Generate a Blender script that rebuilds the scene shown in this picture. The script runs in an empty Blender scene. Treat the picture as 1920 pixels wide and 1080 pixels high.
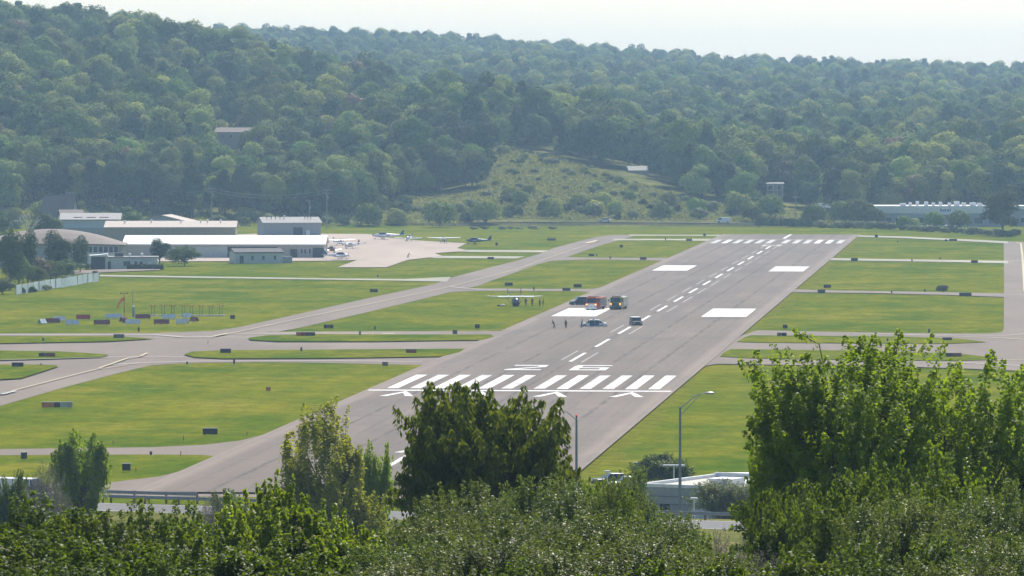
import bpy, bmesh, math, random
import numpy as np
from mathutils import Vector, Matrix
R = math.radians
random.seed(7)
SC = bpy.context.scene
COL = SC.collection

# ------------------------------------------------------------------ camera, sky, sun, exposure
HAZE = 1.0e-4
F_PX, H_CAM, Y_HOR = 10700.0, 42.9, 206.0          # focal length in photo pixels, eye height, horizon row
PITCH = math.atan((540 - Y_HOR) / F_PX)
cam_d = bpy.data.cameras.new('camera'); cam = bpy.data.objects.new('camera', cam_d); COL.objects.link(cam)
cam_d.sensor_width = 36; cam_d.lens = 36 * F_PX / 1920
cam_d.clip_start = 1; cam_d.clip_end = 40000
cam.location = (0, 0, H_CAM); cam.rotation_euler = (math.pi / 2 - PITCH, 0, 0)
SC.camera = cam
SUN_EL, SUN_AZ = 47.0, 14.0                          # azimuth measured from +Y (view axis) towards +X
W = bpy.data.worlds.new('World'); SC.world = W; W.use_nodes = True
wn = W.node_tree.nodes; wl = W.node_tree.links
bg = wn['Background']
sky = wn.new('ShaderNodeTexSky'); sky.sky_type = 'NISHITA'; sky.sun_disc = False
sky.sun_elevation = R(SUN_EL); sky.sun_rotation = R(SUN_AZ); sky.altitude = 150
sky.air_density = 0.9; sky.dust_density = 1.1; sky.ozone_density = 1.0
wl.new(sky.outputs[0], bg.inputs[0]); bg.inputs[1].default_value = 0.105
sun_d = bpy.data.lights.new('sun', 'SUN'); sun = bpy.data.objects.new('sun', sun_d); COL.objects.link(sun)
sun_d.energy = 4.6; sun_d.angle = R(0.53); sun_d.color = (1.0, 0.94, 0.84)
_sd = Vector((math.sin(R(SUN_AZ)) * math.cos(R(SUN_EL)), math.cos(R(SUN_AZ)) * math.cos(R(SUN_EL)), math.sin(R(SUN_EL))))
sun.rotation_euler = _sd.to_track_quat('Z', 'Y').to_euler(); sun.location = (0, 0, 300)
SC.view_settings.view_transform = 'Standard'; SC.view_settings.look = 'None'
SC.view_settings.gamma = 1; SC.view_settings.exposure = 0.5; SC.view_settings.use_curve_mapping = False
cy = SC.cycles
cy.use_denoising = True; cy.max_bounces = 5; cy.diffuse_bounces = 2; cy.glossy_bounces = 2
cy.transmission_bounces = 3; cy.volume_bounces = 0; cy.transparent_max_bounces = 4
cy.caustics_reflective = False; cy.caustics_refractive = False

_Fw = Vector((0, math.cos(PITCH), -math.sin(PITCH))); _Up = Vector((0, math.sin(PITCH), math.cos(PITCH)))
def ray(px, py):
    return _Fw + Vector((1, 0, 0)) * ((px - 960) / F_PX) + _Up * ((540 - py) / F_PX)
def gp(px, py, z=0.0):                                # where the ray meets the level z
    d = ray(px, py); t = (z - H_CAM) / d.z
    return Vector((d.x * t, d.y * t, z))
def at(px, py, D):                                    # the point of the ray at distance D
    d = ray(px, py); t = D / d.y
    return Vector((d.x * t, D, H_CAM + d.z * t))
def xat(px, D): return (px - 960) / F_PX * D
def mpp(D): return D / F_PX

# ------------------------------------------------------------------ materials
MATS = {}
def nodes_of(name):
    m = bpy.data.materials.new(name); m.use_nodes = True; MATS[name] = m
    return m, m.node_tree.nodes, m.node_tree.links, m.node_tree.nodes['Principled BSDF']
def math_node(n, l, op, a, b=None):
    k = n.new('ShaderNodeMath'); k.operation = op
    for i, v in enumerate((a, b)):
        if v is None: continue
        if isinstance(v, (int, float)): k.inputs[i].default_value = v
        else: l.new(v, k.inputs[i])
    return k.outputs[0]
def mixc(n, l, fac, a, b):
    k = n.new('ShaderNodeMix'); k.data_type = 'RGBA'; k.clamp_factor = True
    for idx, v in ((0, fac), (6, a), (7, b)):
        if isinstance(v, (int, float)): k.inputs[idx].default_value = v
        elif isinstance(v, tuple): k.inputs[idx].default_value = (*v[:3], 1)
        else: l.new(v, k.inputs[idx])
    return k.outputs[2]
def noise(n, l, vec, scale, detail=4, rough=.55, sc=None):
    if sc is not None:
        mp = n.new('ShaderNodeMapping'); mp.inputs['Scale'].default_value = sc; l.new(vec, mp.inputs[0]); vec = mp.outputs[0]
    k = n.new('ShaderNodeTexNoise'); k.inputs['Scale'].default_value = scale
    k.inputs['Detail'].default_value = detail; k.inputs['Roughness'].default_value = rough
    l.new(vec, k.inputs['Vector']); return k.outputs[0]
def ramp(n, l, v, lo, hi):
    k = n.new('ShaderNodeMapRange'); k.inputs[1].default_value = lo; k.inputs[2].default_value = hi
    l.new(v, k.inputs[0]); return k.outputs[0]
def plain(name, col, rough=.6, metal=0., var=.12, scale=1.5, spec=.5):
    m, n, l, b = nodes_of(name)
    tc = n.new('ShaderNodeTexCoord').outputs['Object']
    v = ramp(n, l, noise(n, l, tc, scale, 5), .3, .7)
    c0 = tuple(c * (1 - var) for c in col); c1 = tuple(min(1, c * (1 + var)) for c in col)
    l.new(mixc(n, l, v, c0, c1), b.inputs['Base Color'])
    b.inputs['Roughness'].default_value = rough; b.inputs['Metallic'].default_value = metal
    b.inputs['Specular IOR Level'].default_value = spec
    return m
def glass(name, col=(.03, .04, .05), rough=.12):
    return plain(name, col, rough, 0, .1)
def emit(name, col, s):
    m, n, l, b = nodes_of(name)
    b.inputs['Base Color'].default_value = (*col, 1); b.inputs['Emission Color'].default_value = (*col, 1)
    b.inputs['Emission Strength'].default_value = s; return m
def leafmat(name, c0, c1, c2, trans=.35, rough=.45, spec=.5, objvar=.12, tmul=1.6):
    m, n, l, b = nodes_of(name)
    at_ = n.new('ShaderNodeAttribute'); at_.attribute_name = 'tint'
    oi = n.new('ShaderNodeObjectInfo')
    a = mixc(n, l, at_.outputs['Fac'], c0, c1)
    k = n.new('ShaderNodeMapRange'); k.inputs[1].default_value = .35; k.inputs[2].default_value = 1.0
    l.new(oi.outputs['Random'], k.inputs[0])
    col = mixc(n, l, math_node(n, l, 'MULTIPLY', k.outputs[0], .75), a, c2)
    hs = n.new('ShaderNodeHueSaturation'); l.new(col, hs.inputs['Color'])
    l.new(math_node(n, l, 'ADD', math_node(n, l, 'MULTIPLY', math_node(n, l, 'FRACT', math_node(n, l, 'MULTIPLY', oi.outputs['Random'], 7.31)), 2 * objvar * 2), 1 - objvar * 2), hs.inputs['Value'])
    l.new(math_node(n, l, 'ADD', math_node(n, l, 'MULTIPLY', math_node(n, l, 'FRACT', math_node(n, l, 'MULTIPLY', oi.outputs['Random'], 13.7)), objvar * .3), .5 - objvar * .15), hs.inputs['Hue'])
    col = hs.outputs[0]
    l.new(col, b.inputs['Base Color']); b.inputs['Roughness'].default_value = rough
    b.inputs['Specular IOR Level'].default_value = spec
    tr = n.new('ShaderNodeBsdfTranslucent')
    l.new(mixc(n, l, .5, col, (c1[0] * tmul, c1[1] * tmul, c1[2] * .7)), tr.inputs['Color'])
    mx = n.new('ShaderNodeMixShader'); mx.inputs[0].default_value = trans
    l.new(b.outputs[0], mx.inputs[1]); l.new(tr.outputs[0], mx.inputs[2])
    l.new(mx.outputs[0], n['Material Output'].inputs[0]); return m

def grass_mat():
    m, n, l, b = nodes_of('grass')
    p = n.new('ShaderNodeNewGeometry').outputs['Position']
    big = ramp(n, l, noise(n, l, p, .010, 5, .6, (1, .8, 1)), .36, .64)
    mid = ramp(n, l, noise(n, l, p, .05, 8, .72, (1, .6, 1)), .42, .60)
    fine = ramp(n, l, noise(n, l, p, .35, 7, .8, (1, .45, 1)), .3, .7)
    c = mixc(n, l, big, (.058, .104, .005), (.118, .140, .007))
    c = mixc(n, l, math_node(n, l, 'MULTIPLY', mid, .75), c, (.185, .178, .012))
    dry = ramp(n, l, noise(n, l, p, .032, 8, .75, (1, .7, 1)), .55, .66)
    c = mixc(n, l, math_node(n, l, 'MULTIPLY', dry, .6), c, (.235, .20, .034))
    lush = ramp(n, l, noise(n, l, p, .04, 8, .74, (1, .7, 1)), .55, .66)
    c = mixc(n, l, math_node(n, l, 'MULTIPLY', lush, .8), c, (.044, .098, .008))
    mow = n.new('ShaderNodeTexWave'); mow.bands_direction = 'X'; mow.inputs['Scale'].default_value = .045; mow.inputs['Distortion'].default_value = 1.5
    mow.inputs['Detail'].default_value = 2; mow.inputs['Detail Scale'].default_value = .3
    mp = n.new('ShaderNodeMapping'); mp.inputs['Rotation'].default_value = (0, 0, R(4.9)); l.new(p, mp.inputs[0]); l.new(mp.outputs[0], mow.inputs[0])
    c = mixc(n, l, math_node(n, l, 'MULTIPLY', mow.outputs['Fac'], .16), c, (.060, .112, .010))
    hs = n.new('ShaderNodeHueSaturation'); l.new(c, hs.inputs['Color'])
    l.new(math_node(n, l, 'ADD', math_node(n, l, 'MULTIPLY', fine, .7), .70), hs.inputs['Value'])
    l.new(hs.outputs[0], b.inputs['Base Color']); b.inputs['Roughness'].default_value = .85
    b.inputs['Specular IOR Level'].default_value = 0
    return m
def scrub_mat():
    m, n, l, b = nodes_of('scrub_ground')
    p = n.new('ShaderNodeNewGeometry').outputs['Position']
    a = ramp(n, l, noise(n, l, p, .03, 6, .65), .35, .65)
    c = mixc(n, l, a, (.10, .112, .028), (.23, .215, .068))
    d = ramp(n, l, noise(n, l, p, .25, 7, .8, (1, .5, 1)), .42, .62)
    c = mixc(n, l, math_node(n, l, 'MULTIPLY', d, .75), c, (.060, .078, .024))
    l.new(c, b.inputs['Base Color']); b.inputs['Roughness'].default_value = .9; b.inputs['Specular IOR Level'].default_value = 0
    return m
def asphalt_mat(name, c0, c1, lane=0., coord='Object', seam=.55):
    m, n, l, b = nodes_of(name)
    p = n.new('ShaderNodeTexCoord').outputs['Object']
    a = ramp(n, l, noise(n, l, p, .05, 6, .65, (1, .16, 1)), .3, .7)
    c = mixc(n, l, a, c0, c1)
    f = ramp(n, l, noise(n, l, p, 1.2, 4, .7, (1, .25, 1)), .25, .75)
    c = mixc(n, l, math_node(n, l, 'MULTIPLY', f, .35), c, tuple(x * .78 for x in c0))
    pt = ramp(n, l, noise(n, l, p, .018, 3, .5, (1, .35, 1)), .55, .6)
    c = mixc(n, l, math_node(n, l, 'MULTIPLY', pt, .3), c, tuple(x * 1.12 for x in c1))
    if lane:
        sx = n.new('ShaderNodeSeparateXYZ'); l.new(p, sx.inputs[0])
        wob = math_node(n, l, 'MULTIPLY', math_node(n, l, 'SUBTRACT', noise(n, l, p, .12, 4, .6, (.05, 1, 1)), .5), 1.3)
        xx = math_node(n, l, 'ADD', sx.outputs[0], wob)
        for per, wd, st in ((lane, .16, seam), (lane / 2, .07, seam * .5)):
            q = math_node(n, l, 'PINGPONG', xx, per / 2)
            k = n.new('ShaderNodeMapRange'); k.inputs[1].default_value = wd; k.inputs[2].default_value = wd * 3.2
            k.inputs[3].default_value = 1; k.inputs[4].default_value = 0; l.new(q, k.inputs[0])
            brk = ramp(n, l, noise(n, l, p, .06, 3, .6, (.3, 1, 1)), .32, .6)
            c = mixc(n, l, math_node(n, l, 'MULTIPLY', math_node(n, l, 'MULTIPLY', k.outputs[0], brk), st), c, (.05, .047, .045))
        wy = math_node(n, l, 'ADD', sx.outputs[1], math_node(n, l, 'MULTIPLY', noise(n, l, p, .1, 4, .6), 7))
        q = math_node(n, l, 'PINGPONG', wy, 17)
        k = n.new('ShaderNodeMapRange'); k.inputs[1].default_value = .2; k.inputs[2].default_value = .7
        k.inputs[3].default_value = 1; k.inputs[4].default_value = 0; l.new(q, k.inputs[0])
        c = mixc(n, l, math_node(n, l, 'MULTIPLY', k.outputs[0], .28), c, (.06, .056, .053))
        # worn wheel band beside the centre line
        ab = math_node(n, l, 'ABSOLUTE', sx.outputs[0])
        k = n.new('ShaderNodeMapRange'); k.inputs[1].default_value = 3; k.inputs[2].default_value = 13
        k.inputs[3].default_value = 1; k.inputs[4].default_value = 0; l.new(ab, k.inputs[0])
        rub = ramp(n, l, noise(n, l, p, .35, 5, .65, (1, .02, 1)), .38, .7)
        c = mixc(n, l, math_node(n, l, 'MULTIPLY', math_node(n, l, 'MULTIPLY', k.outputs[0], rub), .5), c, (.085, .08, .076))
        stk = ramp(n, l, noise(n, l, p, .5, 5, .7, (1, .03, 1)), .42, .7)
        c = mixc(n, l, math_node(n, l, 'MULTIPLY', stk, .3), c, (.11, .102, .097))
        k = n.new('ShaderNodeMapRange'); k.inputs[1].default_value = 20.6; k.inputs[2].default_value = 22.0
        l.new(math_node(n, l, 'ADD', ab, math_node(n, l, 'MULTIPLY', wob, .6)), k.inputs[0])
        c = mixc(n, l, math_node(n, l, 'MULTIPLY', k.outputs[0], .6), c, tuple(x * 1.25 for x in c1))
        blk = n.new('ShaderNodeTexVoronoi'); blk.inputs['Scale'].default_value = .05; blk.feature = 'F1'; blk.distance = 'CHEBYCHEV'
        mpv = n.new('ShaderNodeMapping'); mpv.inputs['Scale'].default_value = (2.6, .5, 1); l.new(p, mpv.inputs[0]); l.new(mpv.outputs[0], blk.inputs['Vector'])
        sepc = n.new('ShaderNodeSeparateColor'); l.new(blk.outputs['Color'], sepc.inputs[0])
        c = mixc(n, l, math_node(n, l, 'MULTIPLY', ramp(n, l, sepc.outputs[0], .55, 1.0), .28), c, (.10, .094, .09))
    l.new(c, b.inputs['Base Color']); b.inputs['Roughness'].default_value = .8; b.inputs['Specular IOR Level'].default_value = .06
    return m
def paint_mat(name, col, wear=.5, under=(.2, .19, .18)):
    m, n, l, b = nodes_of(name)
    p = n.new('ShaderNodeNewGeometry').outputs['Position']
    a = ramp(n, l, noise(n, l, p, .8, 7, .8), .38, .66)
    a2 = ramp(n, l, noise(n, l, p, .12, 4, .6), .35, .7)
    w = math_node(n, l, 'MULTIPLY', math_node(n, l, 'MULTIPLY', a, a2), wear)
    l.new(mixc(n, l, w, col, under), b.inputs['Base Color']); b.inputs['Roughness'].default_value = .6; b.inputs['Specular IOR Level'].default_value = .1
    return m

grass_mat(); scrub_mat(); plain('verge_grass', (.135, .145, .014), .9, 0, .35, .35, 0)
asphalt_mat('runway_asphalt', (0.159, 0.129, 0.107), (0.227, 0.184, 0.154), 7.6)
asphalt_mat('taxi_asphalt', (0.184, 0.149, 0.125), (0.251, 0.207, 0.170))
asphalt_mat('road_asphalt', (.15, .148, .15), (.22, .215, .21))
asphalt_mat('concrete', (0.354, 0.285, 0.239), (0.493, 0.409, 0.343))
asphalt_mat('pale_strip', (.30, .29, .225), (.42, .405, .32))
paint_mat('white_paint', (.74, .735, .72), .8)
paint_mat('worn_paint', (.50, .48, .46), .8)
paint_mat('worn_stripe', (.58, .56, .545), .9)
paint_mat('ghost_paint', (.34, .325, .31), .5)
paint_mat('yellow_paint', (.50, .42, .24), .6)
for nm, c, r, me in (('black_metal', (.018, .019, .022), .5, 0), ('dark_metal', (.06, .065, .07), .5, .3), ('galvanised', (.35, .37, .38), .45, .6),
    ('sign_red', (.28, .035, .03), .5, 0), ('sign_orange', (.5, .16, .05), .5, 0), ('sign_brown', (.15, .11, .09), .6, 0), ('sign_white', (.7, .7, .68), .5, 0),
    ('red_paint', (.42, .045, .04), .35, 0), ('dull_red', (.22, .06, .055), .6, 0), ('pale_panel', (.62, .70, .72), .5, 0), ('white_gloss', (.8, .8, .8), .3, 0),
    ('orange_cloth_lit_roof', (.75, .22, .06), .7, 0), ('engine_red', (.38, .02, .035), .3, 0), ('engine_yellow', (.27, .29, .05), .3, 0), ('chrome', (.6, .62, .64), .25, .9),
    ('navy', (.012, .028, .075), .35, 0), ('police_blue', (.03, .06, .16), .35, 0), ('dark_green_car', (.02, .045, .045), .3, 0), ('silver_car', (.5, .52, .54), .3, .4),
    ('tyre', (.015, .015, .015), .8, 0), ('plane_white', (.78, .79, .8), .3, 0), ('plane_blue', (.05, .09, .2), .35, 0), ('plane_grey', (.32, .36, .42), .35, 0), ('plane_olive', (.13, .16, .09), .5, 0),
    ('wall_beige', (.32, .29, .24), .8, 0), ('wall_grey', (.30, .33, .35), .7, 0), ('wall_pale', (.52, .56, .52), .8, 0), ('wall_blue', (.42, .52, .62), .7, 0), ('wall_white', (.66, .68, .68), .7, 0),
    ('wall_cream', (.45, .43, .37), .8, 0), ('roof_white', (.72, .72, .72), .5, 0), ('roof_brown', (.19, .15, .128), .85, 0), ('roof_grey', (.27, .26, .25), .8, 0), ('roof_tan', (.42, .36, .31), .8, 0), ('roof_slate', (.07, .068, .07), .85, 0),
    ('door_dark', (.04, .045, .055), .6, 0), ('trim_white', (.7, .72, .74), .5, 0), ('wood_grey', (.33, .31, .29), .85, 0), ('wood_pole', (.16, .13, .10), .9, 0), ('bark', (.10, .08, .06), .9, 0), ('pale_bark', (.5, .48, .45), .8, 0),
    ('soil', (.13, .10, .06), .95, 0), ('rail_steel', (.36, .37, .40), .45, .5), ('rust', (.22, .10, .05), .8, 0), ('trailer_blue', (.45, .58, .66), .5, 0)):
    plain(nm, c, r, me)
glass('glass'); glass('window_glass', (.05, .06, .075), .2)
emit('warning_light', (1, .35, .08), 2.5); emit('red_light', (.8, .15, .12), .25)
# foliage kinds: far woods, then the near thicket
leafmat('leaf_far', (.045, .09, .015), (.165, .225, .034), (.22, .275, .04), .2, .7, .04, .22)
leafmat('leaf_far_dark', (.026, .058, .016), (.095, .14, .03), (.125, .17, .034), .18, .7, .04, .2)
leafmat('leaf_far_pale', (.14, .18, .05), (.31, .35, .085), (.36, .39, .065), .24, .7, .04, .2)
leafmat('leaf_russet', (0.1612, 0.1054, 0.0558), (0.2356, 0.1612, 0.0744), (0.1984, 0.1612, 0.062), 0.35, .6, .2, .1)
leafmat('leaf_scrub', (0.0768, 0.1116, 0.0391), (0.1674, 0.2022, 0.0698), (0.2093, 0.2232, 0.0837), 0.35, .6, .2, .16)
leafmat('leaf_walnut', (.030, .060, .005), (.15, .185, .012), (.11, .14, .010), .5, .5, .14, .05)
leafmat('leaf_poplar', (.055, .12, .004), (.26, .34, .012), (.19, .29, .010), .58, .5, .14, .05)
leafmat('leaf_birch', (.14, .18, .010), (.36, .37, .03), (.32, .35, .025), .55, .5, .08, .05)
leafmat('leaf_olive', (.036, .068, .009), (.165, .205, .042), (.11, .165, .02), .40, .46, .18, .1)
leafmat('leaf_dark_shrub', (.024, .06, .004), (.13, .18, .014), (.085, .14, .010), .48, .5, .12, .1)
leafmat('leaf_lime', (.07, .125, .005), (.225, .285, .014), (.18, .26, .013), .5, .45, .18, .06)
leafmat('leaf_straw', (.17, .185, .055), (.33, .325, .11), (.27, .285, .08), .3, .7, .05, .1)
leafmat('leaf_green', (.03, .072, .004), (.15, .205, .012), (.11, .165, .010), .5, .48, .16, .08)
leafmat('leaf_dry', (.12, .115, .10), (.22, .205, .18), (.2, .18, .14), .15, .7, .2, .06)

# ------------------------------------------------------------------ mesh helpers
class MB:
    def __init__(s): s.v = []; s.f = []
    def add(s, vs, fs):
        o = len(s.v); s.v += [tuple(p) for p in vs]; s.f += [tuple(i + o for i in f) for f in fs]; return s
    def box(s, c, d, rz=0, M=None):
        x, y, z = d[0] / 2, d[1] / 2, d[2] / 2
        vs = [Vector((a * x, b * y, e * z)) for e in (-1, 1) for a, b in ((-1, -1), (1, -1), (1, 1), (-1, 1))]
        if rz: q = Matrix.Rotation(rz, 3, 'Z'); vs = [q @ p for p in vs]
        if M: vs = [M @ p for p in vs]
        c = Vector(c)
        return s.add([p + c for p in vs], [(3, 2, 1, 0), (4, 5, 6, 7), (0, 1, 5, 4), (1, 2, 6, 5), (2, 3, 7, 6), (3, 0, 4, 7)])
    def box2(s, a, b):
        return s.box([(p + q) / 2 for p, q in zip(a, b)], [abs(q - p) for p, q in zip(a, b)])
    def tube(s, pts, rad, n=6, cap=True):
        pts = [Vector(p) for p in pts]; k = len(pts)
        rad = rad if isinstance(rad, (list, tuple)) else [rad] * k
        vs = []; fs = []
        for i, p in enumerate(pts):
            t = (pts[min(i + 1, k - 1)] - pts[max(i - 1, 0)]).normalized()
            u = t.cross(Vector((0, 0, 1)) if abs(t.z) < .9 else Vector((1, 0, 0))).normalized(); w = t.cross(u)
            vs += [p + (u * math.cos(2 * math.pi * j / n) + w * math.sin(2 * math.pi * j / n)) * rad[i] for j in range(n)]
        for i in range(k - 1):
            for j in range(n):
                a, b2 = i * n + j, i * n + (j + 1) % n
                fs.append((a, a + n, b2 + n, b2))
        if cap: fs += [tuple(range(n)), tuple(range((k - 1) * n, k * n))[::-1]]
        return s.add(vs, fs)
    def extrude(s, poly, axis, a, b):                # poly in the two other axes, between a and b on axis
        def pt(p, h): return {'x': (h, p[0], p[1]), 'y': (p[0], h, p[1]), 'z': (p[0], p[1], h)}[axis]
        n = len(poly); vs = [pt(p, a) for p in poly] + [pt(p, b) for p in poly]
        fs = [tuple(range(n))[::-1], tuple(range(n, 2 * n))] + [(i, (i + 1) % n, n + (i + 1) % n, n + i) for i in range(n)]
        return s.add(vs, fs)
    def loft(s, rings):                              # closed rings of equal count
        n = len(rings[0]); vs = [p for r in rings for p in r]; fs = []
        for i in range(len(rings) - 1):
            for j in range(n):
                a, b2 = i * n + j, i * n + (j + 1) % n
                fs.append((a, b2, b2 + n, a + n))
        fs += [tuple(range(n))[::-1], tuple(range((len(rings) - 1) * n, len(rings) * n))]
        return s.add(vs, fs)
    def ball(s, c, r, n=8, m=5):
        c = Vector(c); rr = r if isinstance(r, (tuple, list)) else (r, r, r)
        rings = []
        for i in range(m + 1):
            t = math.pi * (i + .02) / (m + .04)
            rings.append([(c.x + rr[0] * math.sin(t) * math.cos(2 * math.pi * j / n), c.y + rr[1] * math.sin(t) * math.sin(2 * math.pi * j / n), c.z - rr[2] * math.cos(t)) for j in range(n)])
        return s.loft(rings)
    def mesh(s, name, mat, smooth=False):
        me = bpy.data.meshes.new(name); me.from_pydata(s.v, [], s.f); me.materials.append(MATS[mat])
        bm = bmesh.new(); bm.from_mesh(me); bmesh.ops.recalc_face_normals(bm, faces=bm.faces); bm.to_mesh(me); bm.free()
        if smooth: me.polygons.foreach_set('use_smooth', [True] * len(me.polygons))
        return me
    def part(s, name, mat, parent=None, loc=(0, 0, 0), rz=0, smooth=False, bevel=0):
        o = bpy.data.objects.new(name, s.mesh(name, mat, smooth)); COL.objects.link(o); o.parent = parent
        o.location = loc; o.rotation_euler = (0, 0, rz)
        if bevel:
            k = o.modifiers.new('bevel', 'BEVEL'); k.width = bevel; k.segments = 2
        return o
def tag(o, label, cat, group=None):
    o['label'] = label; o['category'] = cat
    if group: o['group'] = group
    return o
def thing(name, label, cat, loc, rz=0, group=None, scale=1):
    o = bpy.data.objects.new(name, None); COL.objects.link(o); o.location = loc; o.rotation_euler = (0, 0, rz)
    o.scale = (scale,) * 3 if isinstance(scale, (int, float)) else scale
    o.empty_display_size = .5
    return tag(o, label, cat, group)
def struct(o): o['kind'] = 'structure'; return o
def link(name, me, parent=None, loc=(0, 0, 0), rz=0, scale=1):
    o = bpy.data.objects.new(name, me); COL.objects.link(o); o.parent = parent; o.location = loc; o.rotation_euler = (0, 0, rz)
    o.scale = (scale,) * 3 if isinstance(scale, (int, float)) else scale
    return o
def sheet(name, poly_px, z, mat, parent=None):
    pts = [gp(px, py, z) for px, py in poly_px]
    me = bpy.data.meshes.new(name); me.from_pydata(pts, [], [tuple(range(len(pts)))]); me.materials.append(MATS[mat])
    bm = bmesh.new(); bm.from_mesh(me); bmesh.ops.triangulate(bm, faces=bm.faces, ngon_method='EAR_CLIP'); bm.to_mesh(me)
    bm.free()
    for p in me.polygons:
        if p.normal.z < 0: p.flip()
    o = bpy.data.objects.new(name, me); COL.objects.link(o); o.parent = parent
    return o
def ribbon(name, pts_px, width, z, mat, parent=None):
    pts = [gp(px, py, z) for px, py in pts_px]; vs = []; fs = []
    for i, p in enumerate(pts):
        t = (pts[min(i + 1, len(pts) - 1)] - pts[max(i - 1, 0)]).normalized(); nrm = Vector((-t.y, t.x, 0)) * width / 2
        vs += [p + nrm, p - nrm]
        if i: k = 2 * i; fs.append((k - 2, k - 1, k + 1, k))
    me = bpy.data.meshes.new(name); me.from_pydata(vs, [], fs); me.materials.append(MATS[mat])
    for p in me.polygons:
        if p.normal.z < 0: p.flip()
    return link(name, me, parent)

# ------------------------------------------------------------------ terrain
def azi(X, Y): return 960 + X / np.maximum(Y, 200) * F_PX
def foot(a): return np.interp(a, [-800, 200, 600, 900, 1400, 1600, 2600], [2045, 2055, 2078, 2105, 2112, 2105, 2090])
def terrain(X, Y):
    X = np.asarray(X, float); Y = np.asarray(Y, float)
    s = Y + .41 * np.clip(X, -80, 80)
    zn = np.interp(s, [-400, -100, 0, 60, 120, 250, 400, 500, 545, 568, 586], [52, 46, 41.2, 36.5, 30.5, 18, 7.5, 3.6, 3, 3, 0])
    a = azi(X, Y)
    yf = foot(a)
    hA = np.interp(a, [-1500, -800, 0, 300, 560, 700, 800, 900, 950, 1050, 1150, 1250, 1400, 1600], [90, 84, 73, 64, 52, 43, 36, 31, 29, 26, 21, 16, 9, 3])
    yc = np.interp(a, [600, 950, 1300], [2880, 2440, 2340])
    t = np.clip((Y - yf) / (yc - yf), 0, 1)
    zA = hA * (1 - (1 - t) ** 1.6)
    b = np.clip((Y - yc) / 700, 0, 1); zA = zA * (1 - .45 * b * b * (3 - 2 * b))
    hB = np.interp(a, [-1500, 500, 700, 1000, 1300, 1600, 1920, 2700], [90, 88, 85, 76, 66, 60, 57, 57])
    tb = np.clip((Y - 2115) / 2685, 0, 1); zB = hB * tb ** .85
    c = np.clip((Y - 4800) / 3000, 0, 1); zB = zB * (1 - .6 * c)
    roll = 2.2 * np.sin(X * .011 + Y * .004) * np.sin(Y * .009 + 1) + 1.5 * np.sin(X * .023 - Y * .017)
    far = np.maximum(zA, zB)
    far = far + roll * np.clip((Y - yf - 60) / 250, 0, 1)
    return np.maximum(zn, 0) + np.where(Y > 1500, far, 0)
def tz(X, Y): return float(terrain(X, Y))
xs = np.unique(np.concatenate([np.linspace(-9000, -1200, 9), np.linspace(-1200, 1200, 97), np.linspace(1200, 9000, 9)]))
ys = np.unique(np.concatenate([np.linspace(-400, 0, 5), np.linspace(0, 620, 63), np.linspace(620, 2000, 8), np.linspace(2000, 5200, 129), np.linspace(5200, 9500, 9)]))
GX, GY = np.meshgrid(xs, ys); GZ = terrain(GX, GY)
nx, ny = len(xs), len(ys)
gv = np.stack([GX, GY, GZ], -1).reshape(-1, 3)
gf = [(j * nx + i, j * nx + i + 1, (j + 1) * nx + i + 1, (j + 1) * nx + i) for j in range(ny - 1) for i in range(nx - 1)]
gm = bpy.data.meshes.new('ground'); gm.from_pydata(gv.tolist(), [], gf)
gm.materials.append(MATS['grass']); gm.materials.append(MATS['scrub_ground'])
mi = np.array([0 if (585 < (ys[j] + ys[j + 1]) / 2 < 2110) else 1 for j in range(ny - 1) for i in range(nx - 1)], dtype=np.int32)
gm.polygons.foreach_set('material_index', mi); gm.polygons.foreach_set('use_smooth', np.ones(len(gf), dtype=bool))
ground = struct(link('ground', gm))

# ------------------------------------------------------------------ pavements (outlines on the ground, from the photograph)
zc = [0.0]
def pave(name, poly, mat='taxi_asphalt'):
    zc[0] += .012
    return struct(sheet(name, poly, zc[0], mat))
pave('taxiway', [(-90, 843), (280, 838.5), (380, 834), (450, 826), (505, 812), (560, 815), (520, 870), (405, 858), (401, 855), (380, 853), (280, 852), (-90, 854)])
pave('taxiway', [(402, 855), (385, 865), (350, 880), (300, 893), (205, 904.5), (60, 909), (-90, 911), (-90, 927), (480, 932), (800, 934), (800, 790), (560, 800), (450, 840)])
pave('taxiway', [(-90, 625.5), (280, 624.5), (400, 620.5), (440, 614.5), (560, 614.5), (500, 622), (935, 620.5), (1000, 625), (960, 680), (795, 684.5), (600, 680), (480, 679), (360, 680.5), (285, 684.5), (220, 700), (125, 725), (0, 761), (-90, 787)])
diag = pave('taxiway', [(425, 618), (440, 615), (565, 587.5), (690, 559), (815, 532.5), (837, 523), (920, 501), (970, 488.5), (1022, 472.5), (1035, 466), (1090, 451), (1120, 444), (1145, 440.5), (1200, 439.8), (1187, 443), (1165, 449), (1120, 462), (1062, 482), (1010, 495), (920, 527), (897, 536), (850, 546), (815, 555), (690, 585), (557, 615.5), (520, 622)])
pave('taxiway', [(845, 541), (900, 540.5), (1000, 541.6), (1110, 541.6), (1165, 532), (1130, 550), (1080, 546), (1000, 545.5), (890, 545.3), (840, 548)])
pave('taxiway', [(1040, 481), (1100, 483), (1200, 483.6), (1265, 483), (1245, 489), (1200, 487.4), (1100, 486.6), (1035, 489)])
pave('taxiway', [(1150, 447.6), (1250, 448), (1345, 447.5), (1330, 451.5), (1250, 450.2), (1150, 450.6)], 'pale_strip')
pave('taxiway', [(1180, 439.6), (1260, 440.2), (1362, 440.2), (1358, 442.4), (1260, 441.9), (1180, 442)], 'pale_strip')
pave('taxiway', [(848, 468.2), (1030, 469.4), (1018, 473), (848, 472)], 'pale_strip')
pave('taxiway', [(808, 479.6), (985, 480.5), (968, 484.6), (808, 483.6)], 'pale_strip')
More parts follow.
